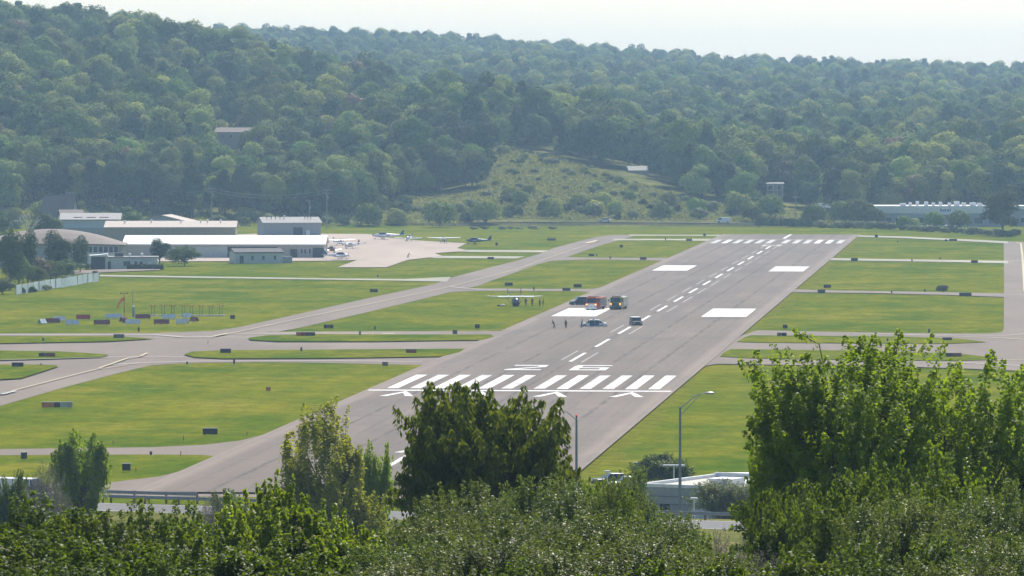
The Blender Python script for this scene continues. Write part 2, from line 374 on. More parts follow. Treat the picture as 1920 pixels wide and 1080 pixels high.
pave('path', [(182, 515.2), (360, 518), (600, 521.5), (760, 523.2), (845, 519), (838, 528), (760, 526.2), (600, 524), (360, 520.6), (182, 518)], 'pale_strip')
pave('taxiway', [(1420, 619), (1560, 622), (1700, 624.5), (1850, 625.5), (1878, 623), (1882, 617), (1882.5, 545), (1882, 455), (1880, 452.5), (1990, 455), (2010, 720), (1920, 695.5), (1800, 690.5), (1700, 687.5), (1500, 684.5), (1345, 682), (1300, 690), (1330, 650)])
pave('taxiway', [(1545, 483.4), (1600, 484.6), (1730, 486.6), (1890, 489), (1890, 493.5), (1800, 491.5), (1700, 489.8), (1540, 487.6)], 'pale_strip')
pave('taxiway', [(1480, 541.8), (1540, 544), (1700, 546.4), (1890, 550), (1890, 557), (1780, 553), (1640, 549.6), (1480, 547.6)])
pave('taxiway', [(1590, 440.6), (1700, 443.5), (1780, 447), (1890, 452.5), (1890, 456.5), (1780, 450.4), (1700, 446.6), (1600, 443.5)], 'pale_strip')
pave('apron', [(430, 440), (500, 437.6), (690, 438.8), (730, 446), (800, 452), (875, 456), (857, 465), (880, 470), (815, 474.5), (830, 480), (765, 487), (724, 501), (633, 501), (669, 487.5), (600, 489), (225, 490), (225, 484), (430, 480)], 'concrete')
pave('apron', [(130, 507), (200, 505), (300, 503), (300, 506), (182, 511), (130, 514)], 'taxi_asphalt')
ISL = ([(-90, 630), (215, 630), (290, 634.5), (200, 640), (0, 643.5), (-90, 645)],
       [(-90, 658), (0, 657), (120, 659), (205, 664.5), (190, 669), (100, 672.5), (0, 675), (-90, 677)],
       [(-90, 684.5), (0, 683), (80, 683.4), (104, 684.4), (110, 686.5), (75, 698), (40, 709), (-20, 712.5), (-90, 713)],
       [(465, 633.5), (500, 628.5), (600, 626.5), (920, 627), (927, 631), (905, 637), (700, 640), (520, 640), (470, 637)],
       [(345, 664), (360, 659), (420, 656.5), (600, 655.3), (872, 653.5), (862, 660), (830, 668), (600, 671.5), (420, 672), (365, 669.5)],
       [(1381, 640.5), (1395, 633), (1408, 628.5), (1500, 629), (1700, 631), (1800, 635), (1850, 641), (1780, 644), (1560, 643), (1420, 642)],
       [(1350, 668), (1358, 660), (1371, 654.3), (1500, 655.6), (1651, 658.3), (1800, 663), (1872, 671), (1850, 674.5), (1784, 676.5), (1518, 673), (1400, 671)])
zc[0] += .012
for poly in ISL: struct(sheet('grass_island', poly, zc[0] + .03, 'grass'))

# runway: local x across (to the right), local y along, origin at the threshold bar
RO = gp(974, 735.5, 0); RU = Vector(((1888 - 960) / F_PX, 1, 0)).normalized(); RV = Vector((RU.y, -RU.x, 0)); RZ = -math.atan2(RU.x, RU.y)
z_rw = zc[0] + .015
def rsheet(name, polys, z, mat, parent=None):
    m = MB()
    for p in polys: m.add([(x, y, 0) for x, y in p], [tuple(range(len(p)))])
    me = bpy.data.meshes.new(name); me.from_pydata(m.v, [], m.f); me.materials.append(MATS[mat])
    for p in me.polygons:
        if p.normal.z < 0: p.flip()
    return link(name, me, parent, (0, 0, z))
def rect(x0, y0, x1, y1): return [(x0, y0), (x1, y0), (x1, y1), (x0, y1)]
runway = struct(rsheet('runway', [rect(-23.6, -232, 23.6, 1094)], 0, 'runway_asphalt'))
runway.location = (RO.x, RO.y, z_rw); runway.rotation_euler = (0, 0, RZ)
vr = random.Random(4)
def verge(side, y0, y1):
    m = MB(); k = int((y1 - y0) / 4)
    for i in range(k + 1):
        y = y0 + (y1 - y0) * i / k; w = 1.0 + vr.random() ** 2 * 3.2
        m.v += [(side * 23.55, y, 0), (side * (23.6 + w), y, 0)]
        if i: q = 2 * i; m.f.append((q - 2, q - 1, q + 1, q) if side > 0 else (q - 1, q - 2, q, q + 1))
    me = bpy.data.meshes.new('grass_verge'); me.from_pydata(m.v, [], m.f); me.materials.append(MATS['verge_grass'])
    for p in me.polygons:
        if p.normal.z < 0: p.flip()
    o = struct(link('grass_verge', me)); o.location = (RO.x, RO.y, .006); o.rotation_euler = (0, 0, RZ)
verge(1, -225, 34); verge(1, 150, 1060); verge(-1, -55, 34); verge(-1, 150, 1060)
def rw(name, polys, mat='white_paint', lift=.012): return rsheet(name, polys, lift, mat, runway)
rw('threshold_bar', [rect(-23.1, -1.4, 23.1, 1.6)])
for i in range(12):
    x0 = -21 + 3.52 * i if i < 6 else 1.6 + 3.52 * (i - 6)
    rw('threshold_stripe', [rect(x0, 6.5, x0 + 1.75, 51)], 'worn_stripe' if i in (1, 3, 5, 6, 8, 9) and 'worn_stripe' in MATS else 'white_paint')
for x in (-17.0, -5.4, 6.0, 17.4):                    # arrow heads before the bar
    rw('arrowhead', [[(x - 2.6, -17.5), (x - 1.35, -17.5), (x, -7.5), (x, -2.6)], [(x, -7.5), (x + 1.35, -17.5), (x + 2.6, -17.5), (x, -2.6)]])
# numerals 2 and 6
def strokes(x0, y0, segs, w, mat='white_paint', name='numeral'):
    ps = []
    for (ax, ay, bx, by), ww in segs:
        t = Vector((bx - ax, by - ay)).normalized(); n_ = Vector((-t.y, t.x)) * ww / 2
        ps.append([(x0 + ax + n_.x, y0 + ay + n_.y), (x0 + bx + n_.x, y0 + by + n_.y), (x0 + bx - n_.x, y0 + by - n_.y), (x0 + ax - n_.x, y0 + ay - n_.y)])
    return ps
two = [((0, 1.3, 6, 1.3), 2.6), ((0.7, 2.6, 5.2, 11.5), 1.4), ((5.35, 11.2, 5.35, 15.6), 1.3), ((.4, 17, 6, 17), 2.6)]
six = [((0, 1.3, 6, 1.3), 2.6), ((.65, 2.6, .65, 16.2), 1.3), ((.2, 17.2, 6, 17.2), 2.4), ((5.35, 2.6, 5.35, 8.2), 1.3), ((1.3, 9.4, 6, 9.4), 2.4)]
rw('numeral', strokes(-8.5, 69, two, 0)); rw('numeral', strokes(2.2, 69, six, 0))
for k in range(14):
    y0 = 101 + 60.6 * k
    if y0 > 925: break
    rw('centre_dash', [rect(-.32, y0, .32, y0 + 35)])
    if k % 2 == 0 or k > 4:
        rw('faded_dash', [rect(-2.1, y0 + 6, -1.8, y0 + 44)], 'ghost_paint'); rw('faded_dash', [rect(2.0, y0 - 3, 2.3, y0 + 36)], 'ghost_paint')
for y0, y1 in ((313, 361), (650, 700)):
    for sx in (-1, 1):
        d = -6 if (y0 > 600 and sx > 0) else 0
        rw('aiming_mark', [rect(sx * 10.9, y0 + d, sx * 20.2, y1 + d)], 'worn_stripe' if (y0 > 600 and sx > 0) else 'white_paint')
for i in range(12):                                   # the other end: threshold stripes and an 8
    x0 = -21 + 3.52 * i if i < 6 else 1.6 + 3.52 * (i - 6)
    rw('threshold_stripe', [rect(x0, 962, x0 + 1.75, 1010)], 'white_paint' if i in (9, 10, 1) else 'worn_paint')
rw('numeral', strokes(-3, 925, [((0, 1.3, 6, 1.3), 2.6), ((.65, 2.6, .65, 16), 1.3), ((5.35, 2.6, 5.35, 16), 1.3), ((0, 17, 6, 17), 2.6), ((1, 9.2, 5, 9.2), 2.2)], 0), 'worn_paint')
rw('centre_dash', [rect(-.5, 1030, .5, 1094)]); rw('threshold_bar', [rect(-22.8, 1013, 22.8, 1015)], 'worn_paint')
for y0 in (-184,):                               # displaced threshold arrows
    rw('arrow', [rect(-.35, y0, .35, y0 + 28), [(-2.3, y0 + 27), (-1.2, y0 + 27), (0, y0 + 33), (0, y0 + 38)], [(1.2, y0 + 27), (2.3, y0 + 27), (0, y0 + 38), (0, y0 + 33)]])
rw('lead_line', [[(-9.3, -190), (-9.0, -190), (-4, -168), (-4.4, -168)], [(-9.3, -190), (-9.0, -190), (-4.6, -214), (-5, -214)]], 'yellow_paint')
# painted taxi lines
def line(pts, w, mat='yellow_paint'): struct(ribbon('painted_line', pts, w, z_rw + .02, mat))
line([(-90, 760), (0, 738), (120, 707), (180, 692), (240, 683)], .3); line([(0, 739), (26, 732.3)], 1.2, 'worn_paint')
line([(185, 690), (240, 671), (262, 668), (276, 661.5)], .5); line([(210, 683), (262, 680), (350, 677), (600, 675.5), (790, 678)], .7, 'worn_paint')
line([(-90, 677), (190, 669.6), (262, 667.5), (345, 668.8)], .6, 'worn_paint')
line([(-90, 627.5), (0, 627.3), (290, 627), (340, 631), (402, 631)], 1.1, 'worn_paint'); line([(290, 632), (470, 632)], .5)
line([(398, 631.5), (440, 623), (565, 596), (690, 570), (840, 538), (970, 504), (1020, 486), (1100, 459), (1124, 450)], .26)
line([(402, 630), (425, 625), (470, 625), (600, 624.2), (700, 625)], .9); line([(716, 625), (740, 625)], 2.4)
line([(845, 537.5), (900, 542.6), (1000, 543.6), (1100, 543.8)], .7, 'worn_paint'); line([(1098, 456), (1122, 450)], 1.6)
line([(1640, 548.2), (1675, 548.8)], 2.2); line([(1700, 627), (1860, 632.5), (1930, 636.5)], .7); line([(1600, 624.5), (1880, 629), (1930, 625)], .7, 'worn_paint')
line([(1500, 676.6), (1800, 679.5), (1930, 686)], .8, 'worn_paint'); line([(1870, 674), (1930, 674)], .6); line([(1914, 455), (1917, 480), (1919, 510), (1921, 545)], .55); line([(1880, 453.5), (1905, 454), (1914, 456)], .8)
line([(1780, 552), (1880, 553), (1925, 552)], .5, 'worn_paint'); line([(1850, 490), (1880, 490.5), (1920, 488)], .5, 'worn_paint')

# road on its low bank, in front of the airfield
def rail_y(X): return 562.8 - .41 * X
rp = [(X, rail_y(X)) for X in (-160, -90, -40, 0, 40, 90, 160)]
mb = MB()
for i, (X, Y) in enumerate(rp):
    mb.v += [(X, Y - 1.6, tz(X, Y - 1.6) + .03), (X, Y - 13, tz(X, Y - 13) + .03)]
    if i: k = 2 * i; mb.f.append((k - 2, k - 1, k + 1, k))
struct(mb.part('road', 'road_asphalt'))
for off, nm in ((2.4, 'edge_line'), (12.4, 'edge_line')):
    mb = MB()
    for i, (X, Y) in enumerate(rp):
        mb.v += [(X, Y - off, tz(X, Y - off) + .045), (X, Y - off - .18, tz(X, Y - off) + .045)]
        if i: k = 2 * i; mb.f.append((k - 2, k - 1, k + 1, k))
    struct(mb.part('edge_line', 'white_paint'))

# country road at the foot of the meadow, beyond the boundary fence
def far_road(a): Y = float(foot(a)) + 8.5; X = (a - 960) / F_PX * Y; return X, Y, tz(X, Y) + .3
mb = MB()
for i, a in enumerate(range(860, 1441, 20)):
    X, Y, z = far_road(a); mb.v += [(X, Y + 3.2, z), (X, Y - 3.2, z)]
    if i: k = 2 * i; mb.f.append((k - 2, k - 1, k + 1, k))
struct(mb.part('road', 'road_asphalt'))

# ------------------------------------------------------------------ foliage
def np_mesh(name, V, F, mat, tint):
    me = bpy.data.meshes.new(name); n = len(F)
    me.vertices.add(len(V)); me.vertices.foreach_set('co', V.astype(np.float32).ravel())
    me.loops.add(n * 4); me.loops.foreach_set('vertex_index', F.astype(np.int32).ravel())
    me.polygons.add(n); me.polygons.foreach_set('loop_start', np.arange(0, n * 4, 4, dtype=np.int32))
    me.update(calc_edges=True)
    at_ = me.attributes.new('tint', 'FLOAT', 'POINT'); at_.data.foreach_set('value', tint.astype(np.float32))
    me.materials.append(MATS[mat]); return me
def unit(v): return v / np.maximum(np.linalg.norm(v, axis=-1, keepdims=True), 1e-6)
def leaf_cards(P, N, L, Wd, rng, tint, droop=0., axis=None):
    n = len(P); N = unit(N)
    T = unit(np.cross(N, rng.normal(size=(n, 3))))
    if axis is not None: T = unit(T * .7 + axis)
    if droop: T = unit(T * (1 - droop) + np.array([0, 0, -1.]) * droop * 1.4)
    B = unit(np.cross(N, T))
    l = (L * rng.uniform(.65, 1.3, n))[:, None]; w = (Wd * rng.uniform(.65, 1.3, n))[:, None]
    mid = P + T * l * .08
    V = np.stack([P - T * l * .5, mid + B * w * .5 + N * w * .12, P + T * l * .5, mid - B * w * .5 + N * w * .12], 1).reshape(-1, 3)
    F = np.arange(4 * n).reshape(-1, 4)
    return V, F, np.repeat(tint, 4)
def sph(rng, n, zmin=-1.):
    z = rng.uniform(zmin, 1, n); t = rng.uniform(0, 2 * math.pi, n); r = np.sqrt(1 - z * z)
    return np.stack([r * np.cos(t), r * np.sin(t), z], -1)
def far_tree(seed, H, RR, base, nc, nl, ls, mat, shape='round'):
    rng = np.random.default_rng(seed); cz = (H + base) / 2; hz = (H - base) / 2
    d = sph(rng, nc, -.75); rad = rng.uniform(.35, .8, nc) ** .7
    C = d * rad[:, None] * np.array([RR, RR, hz]) + np.array([0, 0, cz])
    cr = rng.uniform(.26, .56, nc) * RR
    if shape == 'cone':
        k = np.clip((H - C[:, 2]) / (H - base), .08, 1); C[:, :2] *= (k * 1.25)[:, None]; cr = cr * (.4 + .7 * k)
    wgt = cr ** 2 / (cr ** 2).sum(); idx = rng.choice(nc, nl, p=wgt)
    q = sph(rng, nl, -.55); rr = cr[idx] * rng.uniform(.72, 1.12, nl)
    P = C[idx] + q * rr[:, None] * np.array([1, 1, .85])
    out = unit((P - np.array([0, 0, cz - hz * .3])) / np.array([RR, RR, hz]))
    N = unit(q * .85 + out * .8 + rng.normal(size=(nl, 3)) * .35)
    tint = np.clip(rng.uniform(0, 1, nc)[idx] * .6 + rng.uniform(0, .5, nl), 0, 1)
    V, F, t = leaf_cards(P, N, ls, ls * .8, rng, tint)
    tr = MB(); h = base + hz * .9
    tr.tube([(0, 0, -.6), (rng.uniform(-.15, .15), rng.uniform(-.15, .15), h * .5), (rng.uniform(-.3, .3), rng.uniform(-.3, .3), h)], [H * .02, H * .015, H * .007])
    for c in C[:: max(1, nc // 7)]: tr.tube([(0, 0, base + (c[2] - base) * .25), tuple(c * .6 + np.array([0, 0, c[2] * .25])), tuple(c)], [H * .009, H * .006, H * .003], 4)
    return tr.mesh('trunk', 'bark'), np_mesh('crown', V, F, mat, t)
def shoot_plant(seed, H, RR, base, ns, per, L, Wd, sr, up, mat, slen=.45, droop=0., stem='bark', zmin=-.6, lobes=26, spread=.24):
    rng = np.random.default_rng(seed); cz = (H + base) / 2; hz = (H - base) / 2
    ld = sph(rng, lobes, zmin); lr = rng.uniform(.66, 1.14, lobes); lt = rng.uniform(0, 1, lobes); lu = rng.uniform(-.12, .15, lobes)
    li = rng.integers(0, lobes, ns)
    d = unit(ld[li] + rng.normal(size=(ns, 3)) * spread)
    loose = rng.uniform(0, 1, ns) < .12; d[loose] = sph(rng, int(loose.sum()), zmin)
    edge = np.linalg.norm(d - ld[li], axis=1)
    d = d / (np.abs(d) ** 2.5).sum(1, keepdims=True) ** (1 / 2.5)            # broad-shouldered
    rad = rng.uniform(.5, 1., ns) ** .5 * lr[li] * np.clip(1.04 - .35 * edge, .5, 1.1)
    S = np.array([RR, RR, hz])
    tip = d * rad[:, None] * S + np.array([0, 0, cz])
    ln = slen * RR * rng.uniform(.6, 1.25, ns)
    dr = unit(unit(d * S) * (1 - up - lu[li])[:, None] + np.array([0, 0, 1.]) * (up + lu[li])[:, None] + rng.normal(size=(ns, 3)) * .15)
    st = tip - dr * ln[:, None]
    n = ns * per; idx = np.repeat(np.arange(ns), per)
    u = rng.uniform(0, 1, n) ** .75
    r = sr * (1.05 - .75 * u) * rng.uniform(.1, 1, n) ** .5
    side = unit(np.cross(dr[idx], rng.normal(size=(n, 3))))
    P = st[idx] + (dr[idx] * (ln[idx] * u)[:, None]) + side * r[:, None]
    P[:, 2] -= droop * r * .9
    N = unit(side * .35 + np.array([0, 0, .5]) + d[idx] * .5 + rng.normal(size=(n, 3)) * .5)
    keep = P[:, 2] > .05; P, N, ix = P[keep], N[keep], idx[keep]; side = side[keep]
    tint = np.clip(lt[li][ix] * .35 + rng.uniform(0, 1, ns)[ix] * .25 + rng.uniform(0, .55, len(P)), 0, 1)
    V, F, t = leaf_cards(P, N, L, Wd, rng, tint, droop, side * .8)
    tr = MB(); top = Vector((rng.uniform(-.05, .05) * H, rng.uniform(-.05, .05) * H, base + hz * 1.2))
    if base > .6: tr.tube([(0, 0, -.4), tuple(top * .5), tuple(top)], [H * .018, H * .012, H * .004], 7)
    pick = rng.choice(ns, min(ns, 80), replace=False)
    for k in pick:
        a = Vector(st[k]); b = Vector(tip[k]); f = max(.0, min(.9, (a.z - base) / (top.z - base + .01) * .55)) if base > .6 else 0
        root = Vector((0, 0, base * .8)).lerp(top, f) if base > .6 else Vector((d[k][0] * RR * .12, d[k][1] * RR * .12, -.2))
        tr.tube([root, root.lerp(a, .55) + Vector((0, 0, -.03 * H)), a, b], [H * .004, H * .003, H * .0018, H * .0008], 4, False)
    return tr.mesh('stems' if base <= .6 else 'trunk', stem), np_mesh('crown', V, F, mat, t)

def plant(name, label, cat, protos, loc, rz=0., scale=1., group=None):
    o = thing(name, label, cat, loc, rz, group, scale)
    link('trunk' if 'trunk' in protos[0].name else 'stems', protos[0], o); link('crown', protos[1], o)
    return o
rnd = random.Random(11)

FAR = [far_tree(100 + i, H, r, b, nc, nl, ls, m, sh) for i, (H, r, b, nc, nl, ls, m, sh) in enumerate((
    (17, 5.8, .9, 22, 3800, .8, 'leaf_far', 'round'), (20, 5.0, .9, 20, 3800, .8, 'leaf_far', 'round'), (14.5, 7.0, .8, 26, 4000, .8, 'leaf_far', 'round'),
    (18, 5.6, .8, 20, 3800, .8, 'leaf_far_dark', 'round'), (16, 4.4, .7, 16, 3200, .8, 'leaf_far_dark', 'round'), (21, 4.0, .6, 40, 3000, .8, 'leaf_far_dark', 'cone'),
    (13.5, 5.8, .8, 18, 3400, .8, 'leaf_far_pale', 'round'), (18, 5.0, .8, 20, 3400, .8, 'leaf_far_pale', 'round'), (14, 4.8, .7, 20, 3000, .8, 'leaf_russet', 'round'),
    (13, 5.5, .1, 34, 4200, .62, 'leaf_far', 'round'), (15, 4.2, .1, 34, 4200, .62, 'leaf_far_dark', 'round')))]
SCRUB = [far_tree(150 + i, H, r, .1, nc, nl, ls, m) for i, (H, r, nc, nl, ls, m) in enumerate((
    (3.0, 2.2, 18, 1100, .5, 'leaf_scrub'), (2.4, 2.6, 18, 1100, .5, 'leaf_scrub'), (4.2, 2.6, 20, 1300, .55, 'leaf_far'), (3.6, 2.9, 20, 1200, .55, 'leaf_far_pale'), (2.6, 1.8, 16, 900, .45, 'leaf_far_dark')))]

# woods on the hills: scattered points, those in front as trees of their own, the rest as one wood
rng = np.random.default_rng(5)
NP = 40000
Yp = np.sqrt(rng.uniform(2060 ** 2, 5050 ** 2, NP)); Ap = rng.uniform(-230, 2150, NP); Xp = (Ap - 960) / F_PX * Yp
Zp = terrain(Xp, Yp); fr = Yp - foot(Ap)
def meadow(A, Y):
    top = np.interp(A, [870, 900, 935, 1000, 1100, 1200, 1290, 1300], [0, 2230, 2395, 2370, 2320, 2250, 2200, 0])
    return (A > 870) & (A < 1300) & (Y < top)
keep = (fr > np.interp(Ap, [0, 640, 700, 880, 1280, 1300, 2000], [26, 26, 60, 110, 150, 95, 75])) & ~meadow(Ap, Yp)
clear = (Ap > 372) & (Ap < 522) & (Yp > 2295) & (Yp < 2368)                     # house clearing
clear |= (Ap > 388) & (Ap < 496) & (Yp > 2178) & (Yp < 2300)
clear |= (Ap > 1115) & (Ap < 1235) & (Yp > 2150) & (Yp < 2345)
clear |= (Ap > 1405) & (Ap < 1500) & (Yp > 2120) & (Yp < 2275)
clear |= (Ap > 20) & (Ap < 225) & (Yp < 2110)
keep &= ~clear
idx = np.where(keep)[0]; idx = idx[np.argsort(Yp[idx])]
cell = {}; sel = []
for i in idx:                                          # keep crowns apart
    g = 7.2 if fr[i] < 250 else 8.4
    c = (int(Xp[i] // g), int(Yp[i] // g))
    if c in cell: continue
    cell[c] = i; sel.append(i)
sel = np.array(sel)
# what the hills hide is left out
nb = 240; hide = np.full((nb, 260), -1.); yb = np.linspace(2060, 5060, 260); ab = np.linspace(-230, 2150, nb)
AA, YY = np.meshgrid(ab, yb, indexing='ij'); el = (terrain((AA - 960) / F_PX * YY, YY) + 2 - H_CAM) / YY
run = np.maximum.accumulate(el, axis=1)
bi = np.clip(((Ap[sel] + 230) / 2380 * nb).astype(int), 0, nb - 1); yi = np.clip(((Yp[sel] - 2060) / 3000 * 260).astype(int) - 1, 0, 259)
sel = sel[(Zp[sel] + 24 - H_CAM) / Yp[sel] > run[bi, yi]]
order = sel[np.argsort(fr[sel])]
inview = (Ap[order] > -40) & (Ap[order] < 1960)
front = order[inview][:235]; rest = np.array(sorted(set(order.tolist()) - set(front.tolist())))
def kind_at(i):
    r = rnd.random(); a = Ap[i]
    pn = .5 + .5 * math.sin(Xp[i] * .021 + 1.3) * math.sin(Yp[i] * .013)
    if r < .06 * pn: return 8
    if pn > .72 and r < .5: return rnd.choice((6, 7))
    if pn < .3 and r < .6: return rnd.choice((3, 4, 5))
    return rnd.choice((0, 0, 1, 1, 2, 2, 3, 4, 5, 6, 7))
def zone(a):
    for lim, t in ((180, 'behind the dark pitched roof'), (450, 'behind the beige hangar'), (640, 'behind the grey metal hangar'), (900, 'behind the row of parked aircraft'), (1290, 'along the top of the meadow slope'), (1420, 'beyond the dark boundary fence end'), (1520, 'beyond the clipped dark hedge'), (1640, 'beside the commercial building'), (9999, 'behind the commercial building')):
        if a < lim: return t
TREE_LAB = {0: 'mid green round-crowned tree', 1: 'mid green tall oval tree', 2: 'mid green broad spreading tree', 3: 'dark green full-crowned tree', 4: 'dark green narrow-crowned tree', 5: 'dark conical evergreen tree', 6: 'pale yellowish green tree', 7: 'pale grey-green tall tree', 8: 'russet brown tree'}
for i in front:
    k = kind_at(i); s = rnd.uniform(.85, 1.25)
    plant('broadleaf_tree' if k != 5 else 'conifer_tree', TREE_LAB[k] + ' at the wood edge ' + zone(Ap[i]), 'tree', FAR[k], (Xp[i], Yp[i], Zp[i] - .3), rnd.uniform(0, 6.28), (s * rnd.uniform(.9, 1.15), s * rnd.uniform(.9, 1.15), s), 'front trees of the hill woods')
# the wood
kc = bpy.data.collections.new('wood_kinds')
for k, (tm, cm) in enumerate(FAR[:9]):
    me = cm.copy()
    o = bpy.data.objects.new('wood_kind_%02d' % k, me); kc.objects.link(o)
pm = bpy.data.meshes.new('wood'); pm.from_pydata([(Xp[i], Yp[i], Zp[i] - .5) for i in rest], [], [])
a1 = pm.attributes.new('kind', 'INT', 'POINT'); a1.data.foreach_set('value', [kind_at(i) for i in rest])
a2 = pm.attributes.new('turn', 'FLOAT', 'POINT'); a2.data.foreach_set('value', [rnd.uniform(0, 6.28) for i in rest])
a3 = pm.attributes.new('size', 'FLOAT', 'POINT'); a3.data.foreach_set('value', [rnd.choice((rnd.uniform(.55, .9), rnd.uniform(.85, 1.25), rnd.uniform(.9, 1.3), rnd.uniform(1.25, 1.6))) for i in rest])
wood = link('wood', pm); wood['kind'] = 'stuff'; tag(wood, 'dense mixed green woods covering the far hills up to the skyline', 'woods')
ng = bpy.data.node_groups.new('wood_scatter', 'GeometryNodeTree')
ng.interface.new_socket('Geometry', in_out='INPUT', socket_type='NodeSocketGeometry'); ng.interface.new_socket('Geometry', in_out='OUTPUT', socket_type='NodeSocketGeometry')
N_ = ng.nodes; L_ = ng.links
gi = N_.new('NodeGroupInput'); go = N_.new('NodeGroupOutput'); iop = N_.new('GeometryNodeInstanceOnPoints'); ci = N_.new('GeometryNodeCollectionInfo')
ci.inputs['Collection'].default_value = kc; ci.inputs['Separate Children'].default_value = True; ci.inputs['Reset Children'].default_value = True
def named(nm, ty):
    k = N_.new('GeometryNodeInputNamedAttribute'); k.data_type = ty; k.inputs[0].default_value = nm; return k.outputs[0]
cx = N_.new('ShaderNodeCombineXYZ'); L_.new(named('turn', 'FLOAT'), cx.inputs[2])
L_.new(gi.outputs[0], iop.inputs['Points']); L_.new(ci.outputs[0], iop.inputs['Instance']); iop.inputs['Pick Instance'].default_value = True
L_.new(named('kind', 'INT'), iop.inputs['Instance Index']); L_.new(cx.outputs[0], iop.inputs['Rotation']); L_.new(named('size', 'FLOAT'), iop.inputs['Scale'])
L_.new(iop.outputs[0], go.inputs[0])
wood.modifiers.new('scatter', 'NODES').node_group = ng

# scrub on the meadow slope and along the far edge of the airfield
def far_shrub(px, D, k, s, label, group='shrubs beyond the far end of the airfield', sz=None, name='shrub'):
    X = xat(px, D); plant(name, label, 'shrub' if name == 'shrub' else 'hedge', SCRUB[k], (X, D, tz(X, D) - .15), rnd.uniform(0, 6.28), sz or s, group)
n = 0
while n < 70:
    a = rnd.uniform(880, 1290); Y = rnd.uniform(2132, 2380)
    if not meadow(np.array(a), np.array(Y)): continue
    far_shrub(a, Y, rnd.choice((0, 0, 1, 1, 4, 3)), rnd.uniform(.45, .95), 'small scrub bush on the open meadow slope', 'bushes dotted over the meadow slope'); n += 1
for j in range(80):
    a = rnd.uniform(430, 1430); Y = float(foot(a)) + (rnd.uniform(4, 62) if a < 880 else rnd.uniform(18, 66))
    far_shrub(a, Y, rnd.choice((0, 1, 2, 3, 4)), rnd.uniform(.65, 1.5), 'rounded low bush in the scrub ' + zone(a).replace('along the top of', 'at the foot of'))
for j in range(14):
    a = rnd.uniform(385, 500); Y = rnd.uniform(2190, 2290)
    far_shrub(a, Y, rnd.choice((2, 3, 0)), rnd.uniform(.8, 1.5), 'leafy bush on the slope below the hillside house', 'bushes below the hillside house')
for j in range(25):
    a = rnd.uniform(-30, 460); Y = float(foot(a)) + rnd.uniform(-25, 45)
    far_shrub(a, Y, rnd.choice((0, 1, 2, 3, 4)), rnd.uniform(.7, 1.6), 'rounded bush before the wood edge ' + zone(a), 'bushes behind the hangars')
for px, D, k, s in ((690, 2088, 2, 2.0), (825, 2082, 2, 2.3), (912, 2110, 2, 2.0), (745, 2095, 3, 1.5), (1240, 2135, 3, 1.5), (1383, 2165, 3, 2.0), (1445, 2150, 2, 2.1), (1525, 2110, 2, 1.9), (1580, 2100, 2, 2.2), (1615, 2095, 2, 2.3), (1637, 2090, 4, 2.6), (1695, 2040, 2, 1.2), (1750, 2048, 2, 1.5), (1800, 2046, 2, 1.6), (1712, 2040, 3, 1.0)):
    far_shrub(px, D, k, s, 'big leafy shrub standing above the scrub at the far airfield edge', 'big shrubs at the far airfield edge')
for j in range(38):
    px = 1492 + j * 11.1 + rnd.uniform(-3, 3); D = float(np.interp(px, [1490, 1650, 1780, 1910], [2085, 2045, 1985, 1918])) + rnd.uniform(0, 14)
    far_shrub(px, D, rnd.choice((0, 1, 1, 4)), rnd.uniform(.6, 1.05), 'low hedge bush in the row before the long commercial building', 'hedge bushes at the right airfield edge', None, 'hedge_bush')
for j in range(16):
    px = 1424 + j * 6.2; far_shrub(px, 2095 - j * 1.2, 4, 1, 'clipped dark hedge bush in the row by the runway end', 'dark hedge by the far runway end', (1.1, .7, 1.25), 'hedge_bush')
for j in range(8):
    far_shrub(895 + j * 19 + rnd.uniform(-9, 9), 2050 + rnd.uniform(-4, 4), rnd.choice((0, 1)), .45, 'low strip of rough grass bushes on the mown field', 'rough strip on the far field', (rnd.uniform(.7, 1.3), .5, rnd.uniform(.28, .5)))
far_shrub(1768, gp(1768, 548).y, 0, .62, 'lone bush on the mown grass right of the runway', None)

# tall dry grass and small scrub of the meadow slope and the strip before the woods: one mass
rg = np.random.default_rng(77); PT = []
while len(PT) < 9000:
    if rg.random() < .6: a = rg.uniform(875, 1300); Y = rg.uniform(2110, 2400); ok = bool(meadow(np.array(a), np.array(Y))) and Y > float(foot(a)) + 15
    else: a = rg.uniform(-60, 1640); Y = float(foot(a)) + rg.uniform(2, 95); ok = not (a > 870 and Y < float(foot(a)) + 15)
    if ok: X = xat(a, Y); PT.append((X, Y, tz(X, Y)))
PT = np.array(PT); big = rg.uniform(0, 1, len(PT)) < .06
PP = np.repeat(PT, 3, 0) + rg.normal(size=(len(PT) * 3, 3)) * np.array([.7, .7, .12]) + np.array([0, 0, .35]); nn_ = rg.normal(size=PP.shape) * np.array([1, 1, .35]) + np.array([0, -.4, .5])
V, F, t = leaf_cards(PP, nn_, 1.3, .8, rg, rg.uniform(0, 1, len(PP)), 0, np.tile(np.array([[0, 0, .5]]), (len(PP), 1)))
tg = link('tall_grass', np_mesh('tall_grass', V, F, 'leaf_straw', t)); tg['kind'] = 'stuff'; tag(tg, 'tall dry meadow grass on the open slope and before the woods', 'grass')

